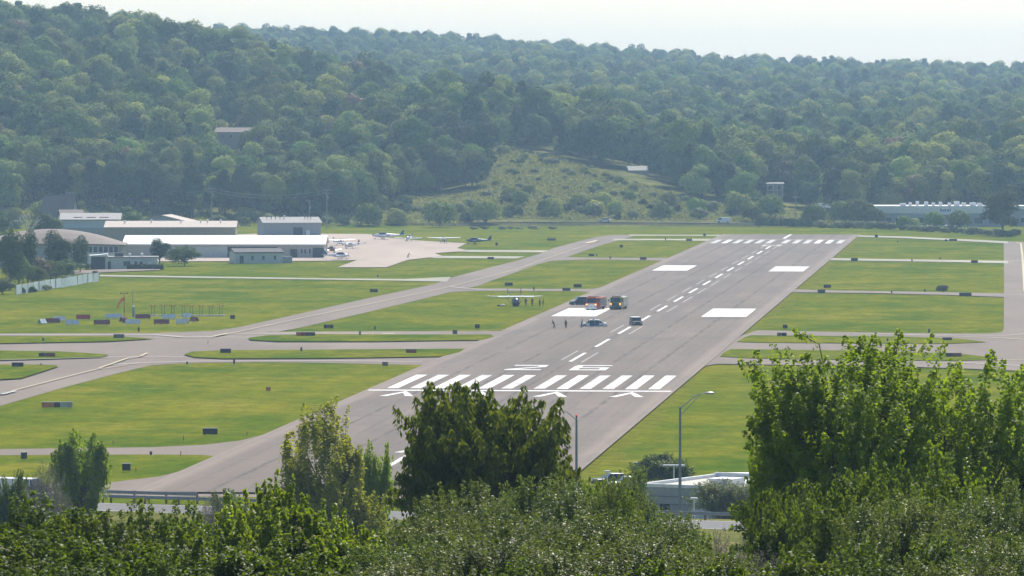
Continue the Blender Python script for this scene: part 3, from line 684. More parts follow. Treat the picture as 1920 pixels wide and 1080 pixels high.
# ------------------------------------------------------------------ trees round the hangars
def tree_px(name, label, k, px, py_base, h_px, w_px, group=None, protos=None, D=None):
    D = D or gp(px, py_base).y; X = xat(px, D); m = mpp(D); p = (protos or FAR)[k]
    bb = p[1].vertices; zs = np.empty(len(bb) * 3, np.float32); bb.foreach_get('co', zs); zs = zs.reshape(-1, 3)
    H = zs[:, 2].max(); Wd = zs[:, 0].max() - zs[:, 0].min()
    plant(name, label, 'tree' if 'tree' in name else 'shrub', p, (X, D, tz(X, D) - .1), rnd.uniform(0, 6.28), (w_px * m / Wd, w_px * m / Wd, h_px * m / H), group)
for a in (('broadleaf_tree', 'dark tree at the left end of the white fence', 10, 18, 543, 118, 70), ('broadleaf_tree', 'tall dark tree behind the middle of the white fence', 10, 52, 535, 108, 48),
          ('conifer_tree', 'spire-shaped dark tree before the brown arched hangar roof', 10, 105, 521, 92, 62), ('conifer_tree', 'narrow dark tree against the hangar wall beside the dark doorway', 10, 150, 511, 72, 42),
          ('broadleaf_tree', 'small reddish tree in front of the white fence trees', 8, 72, 532, 52, 46), ('broadleaf_tree', 'pale green bushy tree over the white fence', 9, 95, 528, 42, 60),
          ('broadleaf_tree', 'light green shrub tree at the corner of the white fence', 9, 5, 552, 34, 66), ('broadleaf_tree', 'dark two-lobed tree in front of the white-roofed hangar', 10, 299, 493, 48, 46),
          ('broadleaf_tree', 'round tree with a short trunk on the grass by the hangar', 9, 346, 499, 41, 74), ('broadleaf_tree', 'dark leafy tree beside the bare pale tree', 0, 86, 470, 72, 66),
          ('broadleaf_tree', 'low dark tree filling the gap behind the white fence', 10, 128, 524, 40, 54), ('broadleaf_tree', 'leafy green tree between the white fence and the arched hangar', 9, 35, 538, 60, 64), ('broadleaf_tree', 'bushy green tree under the reddish tree by the fence', 9, 60, 535, 40, 60),
          ('broadleaf_tree', 'dark tree behind the brown arched hangar', 3, -10, 470, 95, 70), ('broadleaf_tree', 'wide dark tree under the power pole', 3, 238, 446, 60, 66), ('broadleaf_tree', 'tree standing alone before the commercial building end', 3, 1880, 443, 100, 78)):
    tree_px(*a)
for px, py, h, w, k in ((178, 524, 18, 16, 0), (128, 528, 14, 30, 1), (160, 505, 12, 30, 0), (40, 551, 14, 20, 4), (118, 534, 15, 14, 4), (240, 466, 14, 16, 3), (318, 488, 14, 18, 3), (205, 478, 22, 18, 4), (60, 549, 13, 22, 4), (88, 545, 12, 20, 0), (150, 532, 10, 16, 4)):
    tree_px('shrub', 'small shrub growing at the white fence and hangar annex', k, px, py, h, w, 'shrubs round the hangar annex', SCRUB)
# bare pale tree
o = thing('bare_tree', 'bare pale grey tree with spreading branches behind the arched hangar', 'tree', (xat(46, 1640), 1640, 0))
m = MB(); br = random.Random(3)
def limb(p, d, l, r, k):
    q = p + d * l; m.tube([p, p.lerp(q, .5) + Vector((br.uniform(-.1, .1), 0, .1)) * l * .4, q], [r, r * .8, r * .6], 5)
    if k: 
        for _ in range(3 if k > 1 else 2):
            e = (d + Vector((br.uniform(-.8, .8), br.uniform(-.6, .6), br.uniform(-.1, .5)))).normalized(); limb(q, e, l * br.uniform(.55, .8), r * .6, k - 1)
limb(Vector((0, 0, 0)), Vector((.05, 0, 1)), 5, .34, 4)
m.part('trunk', 'pale_bark', o)

# ------------------------------------------------------------------ near thicket below the camera hill
PL = {'walnut': shoot_plant(311, 13.4, 4.25, 1.2, 1150, 62, .30, .12, .42, .15, 'leaf_walnut', .34, .5, lobes=70, spread=.3),
      'poplar': shoot_plant(302, 14.2, 5.0, .8, 1250, 88, .14, .13, .30, .2, 'leaf_poplar', .27, .1, lobes=70, spread=.17),
      'poplar2': shoot_plant(303, 13.2, 4.6, .8, 1150, 88, .14, .13, .30, .18, 'leaf_poplar', .27, .1, lobes=64, spread=.18),
      'birch': shoot_plant(304, 17., 4.0, 1.5, 820, 62, .22, .17, .36, .78, 'leaf_birch', .6, .05, lobes=24, spread=.16),
      'young': shoot_plant(305, 7., 2.5, .8, 330, 60, .17, .14, .30, .55, 'leaf_poplar', .45, .1, lobes=18)}
BU = {'olive': [shoot_plant(320 + i, 5.2, 2.7, .15, 760, 64, .115, .05, .2, .45, 'leaf_olive', .42, 0, zmin=-.35, lobes=30, spread=.2) for i in range(2)],
      'dark': [shoot_plant(330 + i, 5.0, 2.7, .15, 640, 66, .14, .085, .23, .35, 'leaf_dark_shrub', .42, .1, zmin=-.35, lobes=26, spread=.2) for i in range(2)],
      'lime': [shoot_plant(340 + i, 5.2, 2.3, .15, 420, 62, .17, .14, .26, .5, 'leaf_lime', .5, .15, zmin=-.35, lobes=20, spread=.2) for i in range(2)],
      'green': [shoot_plant(350 + i, 5.0, 2.6, .15, 560, 62, .135, .105, .23, .42, 'leaf_green', .45, .1, zmin=-.35, lobes=24, spread=.2) for i in range(2)],
      'dry': [shoot_plant(360, 4.0, 2.4, .15, 460, 46, .10, .035, .2, .6, 'leaf_dry', .6, 0, zmin=-.35)]}
def extent(p):
    me = p[1]; co = np.empty(len(me.vertices) * 3, np.float32); me.vertices.foreach_get('co', co); co = co.reshape(-1, 3)
    return np.percentile(co[:, 2], 99.97), (np.percentile(np.hypot(co[:, 0], co[:, 1]), 97))
EXT = {k: extent(v) for k, v in PL.items()}; EXB = {k: [extent(q) for q in v] for k, v in BU.items()}
def near_tree(k, name, label, px, py, w_px, D, rz=0):
    X = xat(px, D); z0 = tz(X, D) - .2; top = at(px, py, D).z; H, r = EXT[k]
    sx = w_px * mpp(D) / (2 * r); plant(name, label, 'tree', PL[k], (X, D, z0), rz, (sx, sx, (top - z0) / H))
near_tree('walnut', 'broadleaf_tree', 'large dark green tree with drooping leaves in front of the runway threshold', 918, 722, 340, 262, 1.0)
near_tree('poplar', 'poplar_tree', 'tall bright green tree with upright leafy shoots beside the street lamp', 1590, 625, 440, 226, 2.2)
near_tree('poplar2', 'poplar_tree', 'bushy bright green tree rising right behind the tall poplar', 1805, 662, 420, 232, .4)
near_tree('poplar2', 'poplar_tree', 'leafy green tree at the outer edge of the poplar group', 1985, 690, 260, 240, 4)
near_tree('poplar2', 'poplar_tree', 'slender green poplar spur next to the street lamp and depot', 1455, 700, 150, 229, 3)
near_tree('birch', 'birch_tree', 'yellowish green tree with upright shoots standing before the runway end', 622, 748, 195, 420, .5)
near_tree('young', 'young_tree', 'small dark green tree tucked beside the yellowish upright tree', 700, 826, 66, 425, 2)
near_tree('young', 'young_tree', 'young open-crowned tree beside the guard rail and grass island', 150, 806, 112, 505, 1)
KLAB = {'olive': ('silvery green shrub with fine glinting leaves in the thicket', 'silvery shrubs of the near thicket'), 'dark': ('dark green glossy-leaved shrub in the thicket', 'dark shrubs of the near thicket'),
        'lime': ('bright lime-green leafy shrub in the thicket', 'lime-green shrubs of the near thicket'), 'green': ('fresh green broad-leaved shrub in the thicket', 'fresh green shrubs of the near thicket'), 'dry': ('dry grey-brown weedy shrub in the thicket', 'dry weedy shrubs of the near thicket')}
bn = [0]
def spot(px, D):
    for lim, t in ((380, 'below the young tree and guard rail'), (735, 'in front of the yellowish upright tree'), (1115, 'in front of the large dark tree'), (1440, 'in front of the street lamp and depot'), (9999, 'in front of the poplars')):
        if px < lim: break
    return ('front-row ' if D < 151 else 'middle-row ' if D < 190 else 'back-row ' if D < 300 else 'roadside '), t
def near_bush(k, px, py, w_px, D):
    X = xat(px, D); z0 = tz(X, D) - .25; top = at(px, py, D).z; v = BU[k]; vi = bn[0] % len(v); p = v[vi]; bn[0] += 1
    H, r = EXB[k][vi]
    s = w_px * mpp(D) / (2 * r); rw_, t_ = spot(px, D); plant('shrub', rw_ + KLAB[k][0].replace(' in the thicket', '') + ' ' + t_, 'shrub', p, (X, D, z0), rnd.uniform(0, 6.28), (s, s, (top - z0) / H), KLAB[k][1])
for b in (('green', 1440, 915, 130, 208), ('dark', 1165, 878, 140, 420), ('dark', 250, 938, 230, 190), ('dark', 470, 940, 150, 210), ('green', 1500, 900, 200, 216), ('green', 1640, 860, 220, 214), ('green', 1800, 850, 240, 216), ('olive', 1150, 893, 150, 212), ('dry', 1350, 990, 150, 300), ('dry', 1420, 1000, 160, 280), ('dark', 40, 925, 330, 178), ('dark', 190, 950, 300, 172), ('dark', 330, 940, 240, 182), ('dark', -80, 930, 300, 170), ('green', 300, 985, 280, 158), ('dark', 110, 985, 330, 150), ('dark', 20, 1000, 330, 140), ('dark', 230, 1010, 330, 138),
          ('lime', 500, 893, 150, 196), ('lime', 450, 930, 200, 188), ('lime', 560, 935, 190, 186), ('lime', 640, 950, 150, 192), ('green', 420, 985, 250, 160), ('green', 560, 995, 270, 156), ('lime', 660, 1000, 200, 152), ('green', 420, 1030, 300, 138), ('green', 600, 1040, 300, 136),
          ('dark', 715, 975, 150, 205), ('olive', 900, 905, 300, 215), ('olive', 1030, 892, 260, 212), ('green', 1130, 905, 240, 214), ('olive', 820, 960, 260, 178), ('olive', 960, 945, 300, 172), ('olive', 1100, 955, 300, 170), ('dark', 1190, 925, 190, 205), ('olive', 1240, 955, 210, 186),
          ('olive', 760, 1000, 280, 150), ('olive', 900, 1000, 320, 146), ('olive', 1060, 1005, 320, 144), ('olive', 1200, 1000, 300, 148), ('dark', 1310, 1000, 200, 160), ('olive', 1330, 1030, 260, 140), ('dark', 1000, 1050, 330, 130), ('olive', 740, 1050, 300, 128), ('green', 1180, 1050, 320, 128),
          ('dry', 1405, 985, 130, 250), ('dry', 1440, 1030, 180, 165), ('green', 1480, 960, 170, 205), ('green', 1545, 940, 190, 200), ('dark', 1620, 900, 260, 190), ('dark', 1760, 890, 280, 186), ('olive', 1690, 930, 290, 172), ('olive', 1880, 900, 290, 180), ('dark', 1560, 1000, 260, 156), ('olive', 1830, 980, 300, 154), ('dark', 1700, 1000, 300, 148), ('olive', 1930, 1000, 300, 146), ('green', 1480, 1040, 260, 138), ('dark', 1620, 1050, 300, 132), ('olive', 1800, 1050, 300, 130), ('green', 1330, 1060, 240, 130),
          ('dry', 395, 925, 100, 440), ('dry', 85, 865, 110, 480), ('dark', 20, 880, 70, 485), ('dark', 330, 1040, 260, 132), ('dark', 130, 1050, 320, 130), ('dark', -20, 1050, 300, 128)):
    near_bush(*b)
for px, py, w, D in ((1245, 848, 115, 640), (1362, 898, 150, 573), (1440, 900, 130, 568), (690, 905, 90, 520), (560, 915, 120, 470), (430, 915, 90, 500)):
    near_bush('olive' if px > 1300 else 'green', px, py, w, D)

# ------------------------------------------------------------------ buildings
def window(parent, x, z, w, h, y=-.03, frame='trim_white', pane='window_glass', name='window'):
    t = .09; f = MB()
    f.box2((x - w / 2, y - .04, z), (x + w / 2, y + .03, z + t)); f.box2((x - w / 2, y - .04, z + h - t), (x + w / 2, y + .03, z + h))
    f.box2((x - w / 2, y - .038, z + t), (x - w / 2 + t, y + .028, z + h - t)); f.box2((x + w / 2 - t, y - .038, z + t), (x + w / 2, y + .028, z + h - t))
    o = f.part(name, frame, parent); MB().box2((x - w / 2 + t, y - .012, z + t), (x + w / 2 - t, y + .02, z + h - t)).part('pane', pane, o); return o
def door(parent, x, w, h, mat='door_dark', y=-.03, ribs=0):
    d = MB().box2((x - w / 2, y - .03, .02), (x + w / 2, y + .02, h)).part('door', mat, parent)
    for k in range(ribs):
        xx = x - w / 2 + (k + .5) * w / ribs; MB().box2((xx - .04, y - .07, .05), (xx + .04, y - .031, h - .05)).part('rib', mat, d)
    return d
def gable(name, label, pxl, pxr, py, depth, he, hr, wall, roof, rz=0., D=None, z0=None, wins=(), doors=(), over=.5, cat='building', ridge='x', sidewins=(), thick=.28, hip=0.):
    D = D or gp((pxl + pxr) / 2, py).y; xc = xat((pxl + pxr) / 2, D); w = (pxr - pxl) * mpp(D) / max(.3, math.cos(rz))
    o = thing(name, label, cat, (xc, D, tz(xc, D) if z0 is None else z0), rz)
    h = w / 2
    m = MB()
    if ridge == 'x': m.extrude([(0, 0), (depth, 0), (depth, he), (depth / 2, hr - .12), (0, he)], 'x', -h, h)
    else: m.extrude([(-h, 0), (h, 0), (h, he), (0, hr - .12), (-h, he)], 'y', 0, depth)
    m.part('wall', wall, o)
    r = MB()
    for s_ in (-1, 1):
        if ridge == 'x':
            sl = (hr - he) / (depth / 2); e = depth / 2 + s_ * (depth / 2 + over); ze = he - over * sl
            r.extrude([(depth / 2, hr), (e, ze), (e, ze + thick), (depth / 2, hr + thick)], 'x', -h - over, h + over)
        else:
            sl = (hr - he) / h; e = s_ * (h + over); ze = he - over * sl
            r.extrude([(0, hr), (e, ze), (e, ze + thick), (0, hr + thick)], 'y', -over, depth + over)
    r.part('roof', roof, o)
    for x, z, ww, hh in wins: window(o, x * h, z, ww, hh)
    for d in doors: door(o, d[0] * h, *d[1:])
    for k, (yy, z, ww, hh) in enumerate(sidewins):
        f = MB(); f.box2((h + .01, yy - ww / 2, z), (h + .06, yy + ww / 2, z + hh)); q = f.part('window', 'trim_white', o)
        MB().box2((h + .055, yy - ww / 2 + .09, z + .09), (h + .075, yy + ww / 2 - .09, z + hh - .09)).part('pane', 'window_glass', q)
    return o
def vents(o, pts, r=.35, h=.7, mat='roof_white'):
    for x, y, z in pts:
        m = MB().tube([(x, y, z - .3), (x, y, z + h)], r * .45, 7); m.ball((x, y, z + h), (r, r, r * .7), 8, 4); m.part('roof_vent', mat, o)
grey = gable('hangar', 'grey metal hangar with pale low-pitched roof beside the apron', 495, 601, 444, 17, 4.6, 6.3, 'wall_grey', 'roof_grey', R(10), doors=((.55, 1.2, 2.2, 'trim_white'), (.2, 3.2, 3.2, 'door_dark', -.03, 4)))
vents(grey, [(x, 5, 5.9) for x in (-8, -6.5, -5, -3.5, 5, 6, 7)], .22, .7, 'dark_metal'); vents(grey, [(-2, 6, 6.1)], .4, .8)
long_ = gable('hangar', 'long low hangar with bright white roof behind the small pale building', 232, 607, 484, 22, 3.9, 6.1, 'wall_cream', 'roof_white', R(-1.0), over=.6,
              wins=tuple((x, 1.2, .8, 1.6) for x in (.78, .815, .86)), doors=((.7, 2.0, 2.6), (.945, 3.2, 3.0), (.20, 9.5, 3.3, 'door_dark', -.03, 6), (.44, 5.5, 3.3, 'door_dark', -.03, 4), (-.12, 9, 3.3, 'wall_pale', -.03, 6), (-.45, 9, 3.3, 'wall_pale', -.03, 6)))
beige = gable('hangar', 'beige wide hangar with shallow pale roof behind the long white roof', 197, 441, 473, 26, 7.3, 8.9, 'wall_beige', 'roof_tan', R(1.5), D=1722, over=.4, doors=((.0, 24, 5.6, 'wall_beige', -.03, 10),))
vents(beige, [(-14, 8, 8.3), (-6, 9, 8.5), (3, 9, 8.5), (9, 9, 8.5), (11, 9, 8.5), (15, 9, 8.5)], .4, .9)
small = gable('airfield_hut', 'small pale building with grey roof and four front windows on the grass', 442, 529, 494, 9, 3.0, 3.9, 'wall_pale', 'roof_slate', R(14), over=.4, wins=((-.28, .9, .95, 1.4), (.18, .9, .95, 1.4), (.68, .9, .95, 1.4)), doors=((-.74, 1.1, 2.2),), sidewins=tuple((1.2 + 1.6 * k, .9, .8, 1.4) for k in range(5)))
MB().box2((6.9, 1.5, 0), (9.8, 3.2, 1.9)).part('generator_box', 'wall_grey', small)
blue = gable('building', 'pale blue two-storey building with light grey roof behind the hangars', 116, 222, 467, 18, 8.9, 10.6, 'wall_blue', 'roof_grey', R(2), D=1765, over=.8)
MB().box2((-9, -.16, 3.2), (9, -.05, 6.4)).part('lower_cladding', 'wall_grey', blue); MB().box2((-8.9, -.28, 2.9), (9, -.17, 3.15)).part('ledge', 'door_dark', blue)
for k in range(3): MB().box2((-5.2 + 4 * k, 2.0, 9.42), (-2.4 + 4 * k, 2.6, 9.75)).part('roof_panel', 'roof_slate', blue)
gable('building', 'low tan-roofed shed with green walls between the hangars', 252, 356, 452, 14, 7.3, 9.4, 'wall_grey', 'roof_tan', R(-8), D=1805, over=.6, ridge='y')
gable('building', 'dark grey pitched roof house rising behind the left trees', 72, 128, 440, 20, 5, 14.5, 'wood_grey', 'roof_slate', R(-8), D=1870, over=.6, z0=0,)
gable('building', 'brown-roofed low wing beside the dark pitched roof', 118, 158, 440, 14, 7.5, 10.2, 'wall_cream', 'roof_brown', R(12), D=1850, over=.5, z0=0)
# arched hangar: a vaulted roof that rounds off towards the front
D = 1556; o = thing('hangar', 'large hangar with rust-brown arched roof behind the dark trees', 'building', (xat(92, D), D, 0), R(2))
hw = 20.; he = 6.2
MB().box2((-hw, 0, 0), (hw, 24, he)).part('wall', 'wall_beige', o)
rows = []
for j in range(9):
    t = j / 8; y = -.7 + t * 25.4; k = math.sin(min(1, .06 + t * 1.9) * math.pi / 2) if t < .55 else math.sin(min(1, .06 + (1 - t) * 1.9) * math.pi / 2)
    rows.append([(x, y, he - .1 + 4.1 * k * (1 - (x / 20.8) ** 2)) for x in np.linspace(-20.8, 20.8, 21)])
m = MB(); n0 = 21
m.add([p for r_ in rows for p in r_] + [(p[0], p[1], p[2] - .35) for r_ in rows for p in r_], [(j * n0 + i, j * n0 + i + 1, (j + 1) * n0 + i + 1, (j + 1) * n0 + i) for j in range(8) for i in range(20)] + [tuple(q + 9 * n0 for q in (j * n0 + i, (j + 1) * n0 + i, (j + 1) * n0 + i + 1, j * n0 + i + 1)) for j in range(8) for i in range(20)] + [(i, i + 9 * n0, i + 1 + 9 * n0, i + 1) for i in range(20)])
m.part('roof', 'roof_brown', o, smooth=False)
for k in range(11): window(o, 4.2 + k * 1.4, 3.6, 1.25, 2.1)
door(o, 9.5, 6, 2.9); door(o, -6, 14, 5, 'wall_grey', -.03, 8)
MB().box2((10.5, -3.2, 0), (19.5, -.1, 4.0)).part('side_wall', 'wall_pale', o)
# annex
D = gp(230, 505).y; o = thing('annex', 'low pale flat-roofed annex with dark garage opening beside the arched hangar', 'building', (xat(232, D), D, 0), R(3))
MB().box2((-5, 0, 0), (9, 8, 3.1)).part('wall', 'wall_pale', o); MB().box2((-5.3, -.3, 3.1), (9.3, 8.3, 3.4)).part('roof', 'roof_grey', o)
MB().box2((-8.8, .2, 0), (-5.03, 8, 3.35)).part('garage', 'door_dark', o)
MB().extrude([(-9.3, 3.5), (-4.2, 3.5), (-4.4, 4.3), (-6, 4.0), (-9.3, 3.8)], 'y', -1.6, 5).part('canopy', 'roof_white', o)
for x in (-9.1, -4.5): MB().tube([(x, -1.4, 0), (x, -1.4, 3.5)], .08).part('canopy_post', 'trim_white', o)
door(o, -3.9, .9, 2.1); window(o, .8, .8, 2.0, 1.5); window(o, 3.2, 1.1, .9, 1.1); window(o, 4.6, 1.1, .9, 1.1); door(o, 7, .8, 2.1, 'wall_white')
vents(o, [(1.5, 3, 3.5), (4.8, 4, 3.5)], .45, .5); MB().box2((-2.5, 2, 3.41), (-.2, 4.2, 4.4)).part('cooling_unit', 'dark_metal', o)
hg = np.random.default_rng(9); q = hg.uniform(-1, 1, (2600, 3)); ax = hg.integers(0, 3, 2600); q[np.arange(2600), ax] = np.where(hg.uniform(0, 1, 2600) < .5, -1, 1)
hp = (q * (1 + hg.normal(size=(2600, 1)) * .03)) * np.array([4.5, .6, .62]) + np.array([0, 0, .66])
V, F, t = leaf_cards(hp, q * np.array([.3, 1, 1]) + hg.normal(size=(2600, 3)) * .5, .42, .32, hg, hg.uniform(0, 1, 2600))
ho = thing('hedge', 'clipped low green hedge in front of the hangar annex', 'hedge', (xat(272, D - 3), D - 3, 0), R(3)); link('foliage', np_mesh('foliage', V, F, 'leaf_far_dark', t), ho)
hst = MB()
for x in np.linspace(-4.2, 4.2, 12): hst.tube([(x, 0, -.1), (x + .1, .1, .9)], .03, 5)
hst.part('stems', 'bark', ho)
# white board fence with posts
A, B = gp(30, 553), gp(184, 528); d = B - A; ang = math.atan2(d.y, d.x); L = d.length; npan = 15
fo = thing('fence', 'weathered white board fence half hidden by shrubs on the left', 'fence', A, ang)
pw = L / npan; pm_ = MB().box2((.06, -.05, .1), (pw - .06, .05, 2.3)).mesh('panel', 'pale_panel'); po = MB().box2((-.07, -.09, 0), (.07, .09, 2.45)).mesh('post', 'wood_grey')
for k in range(npan):
    q = link('panel', pm_, fo, (k * pw, 0, rnd.uniform(-.12, .06))); q.rotation_euler = (rnd.uniform(-.05, .05), 0, rnd.uniform(-.015, .015))
    link('post', po, fo, (k * pw, 0, 0))
link('post', po, fo, (L, 0, 0))
# houses in the woods
hs = gable('house', 'brown-roofed house in a clearing on the wooded hillside', 402, 480, 262, 9, 3.6, 5.3, 'wall_beige', 'roof_brown', R(-4), D=2325, over=.5, wins=((-.6, 1.2, 1.2, 1.5), (-.2, 1.2, 1.2, 1.5), (.3, 1.2, 1.2, 1.5), (.65, 1.2, 1.2, 1.5)))
hs.location.z = at(440, 262, 2325).z - .6
MB().box2((-8.6, .1, -5), (8.6, 8.9, .0)).part('foundation', 'wood_grey', hs)
h2 = gable('house', 'low grey-roofed house at the edge of the meadow slope', 1180, 1216, 331, 8, 2.6, 4.2, 'wall_cream', 'roof_grey', R(6), D=2322, over=.5)
h2.location.z = at(1198, 331, 2322).z - .2; MB().box2((-3.6, .1, -5), (3.6, 7.9, .0)).part('foundation', 'wood_grey', h2)
h3 = gable('house', 'white-framed house with upper porch among the trees beyond the runway end', 1437, 1469, 368, 7, 4.8, 5.2, 'wall_grey', 'roof_grey', 0, D=2262, over=.3, wins=((-.55, 2.6, 1.5, 1.7), (.5, 2.6, 1.5, 1.7)))
h3.location.z = at(1452, 368, 2262).z; MB().box2((-3.1, .1, -5), (3.1, 6.9, 0)).part('foundation', 'wood_grey', h3)
for x in (-3, -.7, .9, 3): MB().box2((x - .08, -1.3, 0), (x + .08, -1.14, 4.9)).part('porch_post', 'trim_white', h3)
MB().box2((-3.2, -1.35, 2.3), (3.2, -.05, 2.45)).part('porch_floor', 'trim_white', h3)
# commercial building on the right
D = 2098; o = thing('commercial_building', 'long flat-roofed grey commercial building with white roof units behind the hedge', 'building', (xat(1761, D), D, 0))
hw = 119 * mpp(D)
MB().box2((-hw, 0, 0), (hw, 30, 7.3)).part('wall', 'wall_grey', o); MB().box2((-hw - .1, -.12, 4.9), (hw + .1, -.01, 7.6)).part('fascia', 'wall_white', o)
MB().box2((-hw + .2, .2, 7.31), (hw - .2, 29.8, 7.5)).part('roof', 'roof_white', o)
for k, x in enumerate(np.linspace(-hw * .55, hw * .92, 13)):
    w = rnd.uniform(1.0, 2.4); h = rnd.uniform(.5, 1.3); MB().box2((x - w / 2, 6 + k % 3 * 3, 7.5), (x + w / 2, 8 + k % 3 * 3, 7.9 + h)).part('roof_unit', 'roof_white', o)
for x in (-.82, -.62, -.3, -.1, .35, .62, .85): window(o, x * hw, 1.0, 3.4, 2.4, -.05)
MB().box2((3.2 - 3, -2.2, 0), (3.2 - 2.5, -.1, 5)).part('porch_pillar', 'wall_white', o); MB().box2((3.2 + 2.5, -2.2, 0), (3.2 + 3, -.1, 5)).part('porch_pillar', 'wall_white', o)
MB().box2((.1, -2.3, 4.4), (6.3, -.13, 5)).part('porch_roof', 'wall_white', o)
for k in range(5): MB().box2((.4 + k * .85, -.2, 5.6), (.4 + k * .85 + (.5, .65, .4, .6, .3)[k], -.125, 5.6 + (.9, .6, .75, .6, .9)[k])).part('facade_letter', 'police_blue', o)
o = thing('commercial_building', 'end of a second pale building behind the lone tree', 'building', (xat(1950, 2105), 2105, 0))
MB().box2((-9, 0, 0), (14, 20, 7.2)).part('wall', 'wall_grey', o); MB().box2((-9.2, -.15, 6.3), (14.2, 20.2, 7.5)).part('roof', 'wall_white', o); window(o, -6, 1.2, 2.5, 2); window(o, -2, 1.2, 2.5, 2)
# flat-roofed building below the road on the right
D = 590; xl = xat(1208, D); xr = xat(1500, D); o = thing('depot_building', 'flat-roofed grey depot with pale roof beyond the guard rail', 'building', (xl, D, 0), R(-28))
wd = xr - xl; MB().box2((0, 0, 0), (wd, 17, 3.9)).part('wall', 'wall_grey', o)
MB().box2((.25, .25, 3.9), (wd - .25, 16.75, 3.98)).part('roof', 'wall_cream', o)
pr = MB(); pr.box2((-.1, -.1, 3.9), (wd + .1, .24, 4.25)); pr.box2((-.1, 16.76, 3.9), (wd + .1, 17.1, 4.45)); pr.box2((-.1, .241, 3.9), (.24, 16.759, 4.3)); pr.box2((wd - .24, .241, 3.9), (wd + .1, 16.759, 4.3)); pr.part('parapet', 'trim_white', o)
for k in range(4): MB().box2((.6, -.06, .5 + k * .82), (wd - .4, -.01, .54 + k * .82)).part('cladding_joint', 'dark_metal', o)
MB().box2((5.5, 4, 3.99), (8.2, 7, 4.7)).part('roof_unit', 'trim_white', o); MB().box2((9.5, 8, 3.99), (11, 10, 4.6)).part('roof_unit', 'trim_white', o)
door(o, 2.4, 1.1, 2.2); door(o, 7, 3, 2.8, 'wall_white', -.03, 4)
for j, (px, D, w, c, mt) in enumerate(((1425, 612, 8.5, 'pale blue box trailer parked behind the depot', 'trailer_blue'), (1545, 616, 9, 'white box trailer among the poplar leaves behind the depot', 'white_gloss'))):
    o = thing('box_trailer', c, 'trailer', (xat(px, D), D, 0), R(6))
    MB().box2((-w / 2, -1.2, 1.1), (w / 2, 1.2, 3.8 + j * .4)).part('box', mt, o, bevel=.05); MB().box2((-w / 2 - .03, -1.25, 3.8 + j * .4), (w / 2 + .03, 1.25, 3.92 + j * .4)).part('roof', 'roof_white', o)
    MB().box2((-w / 2 + .3, -.5, .8), (w / 2 - .3, .5, 1.1)).part('chassis', 'dark_metal', o)
    for x in (w / 2 - 1, w / 2 - 2.1):
        for y in (-1.0, 1.0): MB().tube([(x, y - .14, .5), (x, y + .14, .5)], .5, 12).part('wheel', 'tyre', o)
    MB().box2((-w / 2 + 1, -.7, 0), (-w / 2 + 1.2, .7, .8)).part('landing_leg', 'dark_metal', o)

# ------------------------------------------------------------------ poles and wires
def power_pole(label, px, py_base, py_top, D, arms=1):
    X = xat(px, D); zt = at(px, py_top, D).z; z0 = tz(X, D); o = thing('power_pole', label, 'pole', (X, D, z0)); h = zt - z0
    MB().tube([(0, 0, -.3), (0, 0, h)], [.2, .13], 8).part('pole', 'wood_grey', o)
    for k in range(arms):
        z = h - .5 - k * 1.1; MB().box2((-1.3, -.08, z), (1.3, .08, z + .16)).part('crossarm', 'wood_grey', o)
        for x in (-1.15, -.5, .5, 1.15): MB().tube([(x, 0, z + .16), (x, 0, z + .42)], .06, 6).part('insulator', 'trim_white', o)
    MB().tube([(.35, 0, h - 3.2), (.35, 0, h - 2.2)], .22, 8).part('transformer', 'galvanised', o)
    return Vector((X, D, zt))
tops = [power_pole('wooden power pole with transformer behind the grey hangar', 613, 425, 355, 2062, 2), power_pole('wooden power pole behind the beige hangar', 397, 425, 352, 2045, 2),
        power_pole('twin power pole beside the brown roof on the left', 131, 400, 360, 1900), power_pole('second pole of the twin power poles beside the brown roof', 136.5, 400, 360, 1902), power_pole('thin power pole in the scrub by the grey hangar', 580, 425, 375, 2070)]
power_pole('slim pole standing alone in front of the woods beyond the runway end', 1492, 392, 368, 2112)
def wire(a, b, sag, label):
    pts = [a.lerp(b, t) + Vector((0, 0, -sag * 4 * t * (1 - t))) for t in np.linspace(0, 1, 11)]
    c = pts[0].copy(); m = MB().tube([p - c for p in pts], .03, 4); tag(m.part('overhead_wire', 'galvanised', None, c), label, 'wire', 'overhead wires behind the hangars')
for dz in (-.3, -1.3):
    wire(tops[1] + Vector((0, 0, dz)), tops[0] + Vector((0, 0, dz)), 2.2, 'thin overhead wire strung between the wooden power poles')
    wire(tops[1] + Vector((0, 0, dz)), Vector((xat(300, 2060), 2060, 15 + dz)), 1.5, 'thin overhead wire running from the pole behind the beige hangar')
# low dark fence along the far edge of the field
for j, (a, b) in enumerate((((640, 425.5), (900, 424.5)), ((900, 424.5), (1180, 424)), ((1180, 424), (1425, 426)))):
    A, B = gp(*a), gp(*b); d = B - A; L = d.length; o = thing('boundary_fence', ('low dark boundary fence at the foot of the left hill', 'low dark boundary fence below the silver car', 'low dark boundary fence below the white van')[j], 'fence', A, math.atan2(d.y, d.x))
    k = int(L / 3); pmesh = MB().box2((-.06, -.06, 0), (.06, .06, 1.15)).mesh('post', 'dark_metal')
    for i in range(k + 1): link('post', pmesh, o, (i * L / k, 0, 0))
    for z in (.15, .45, .75, 1.02): MB().box2((0, -.1, z), (L, -.065, z + .13)).part('rail', 'dark_metal', o)

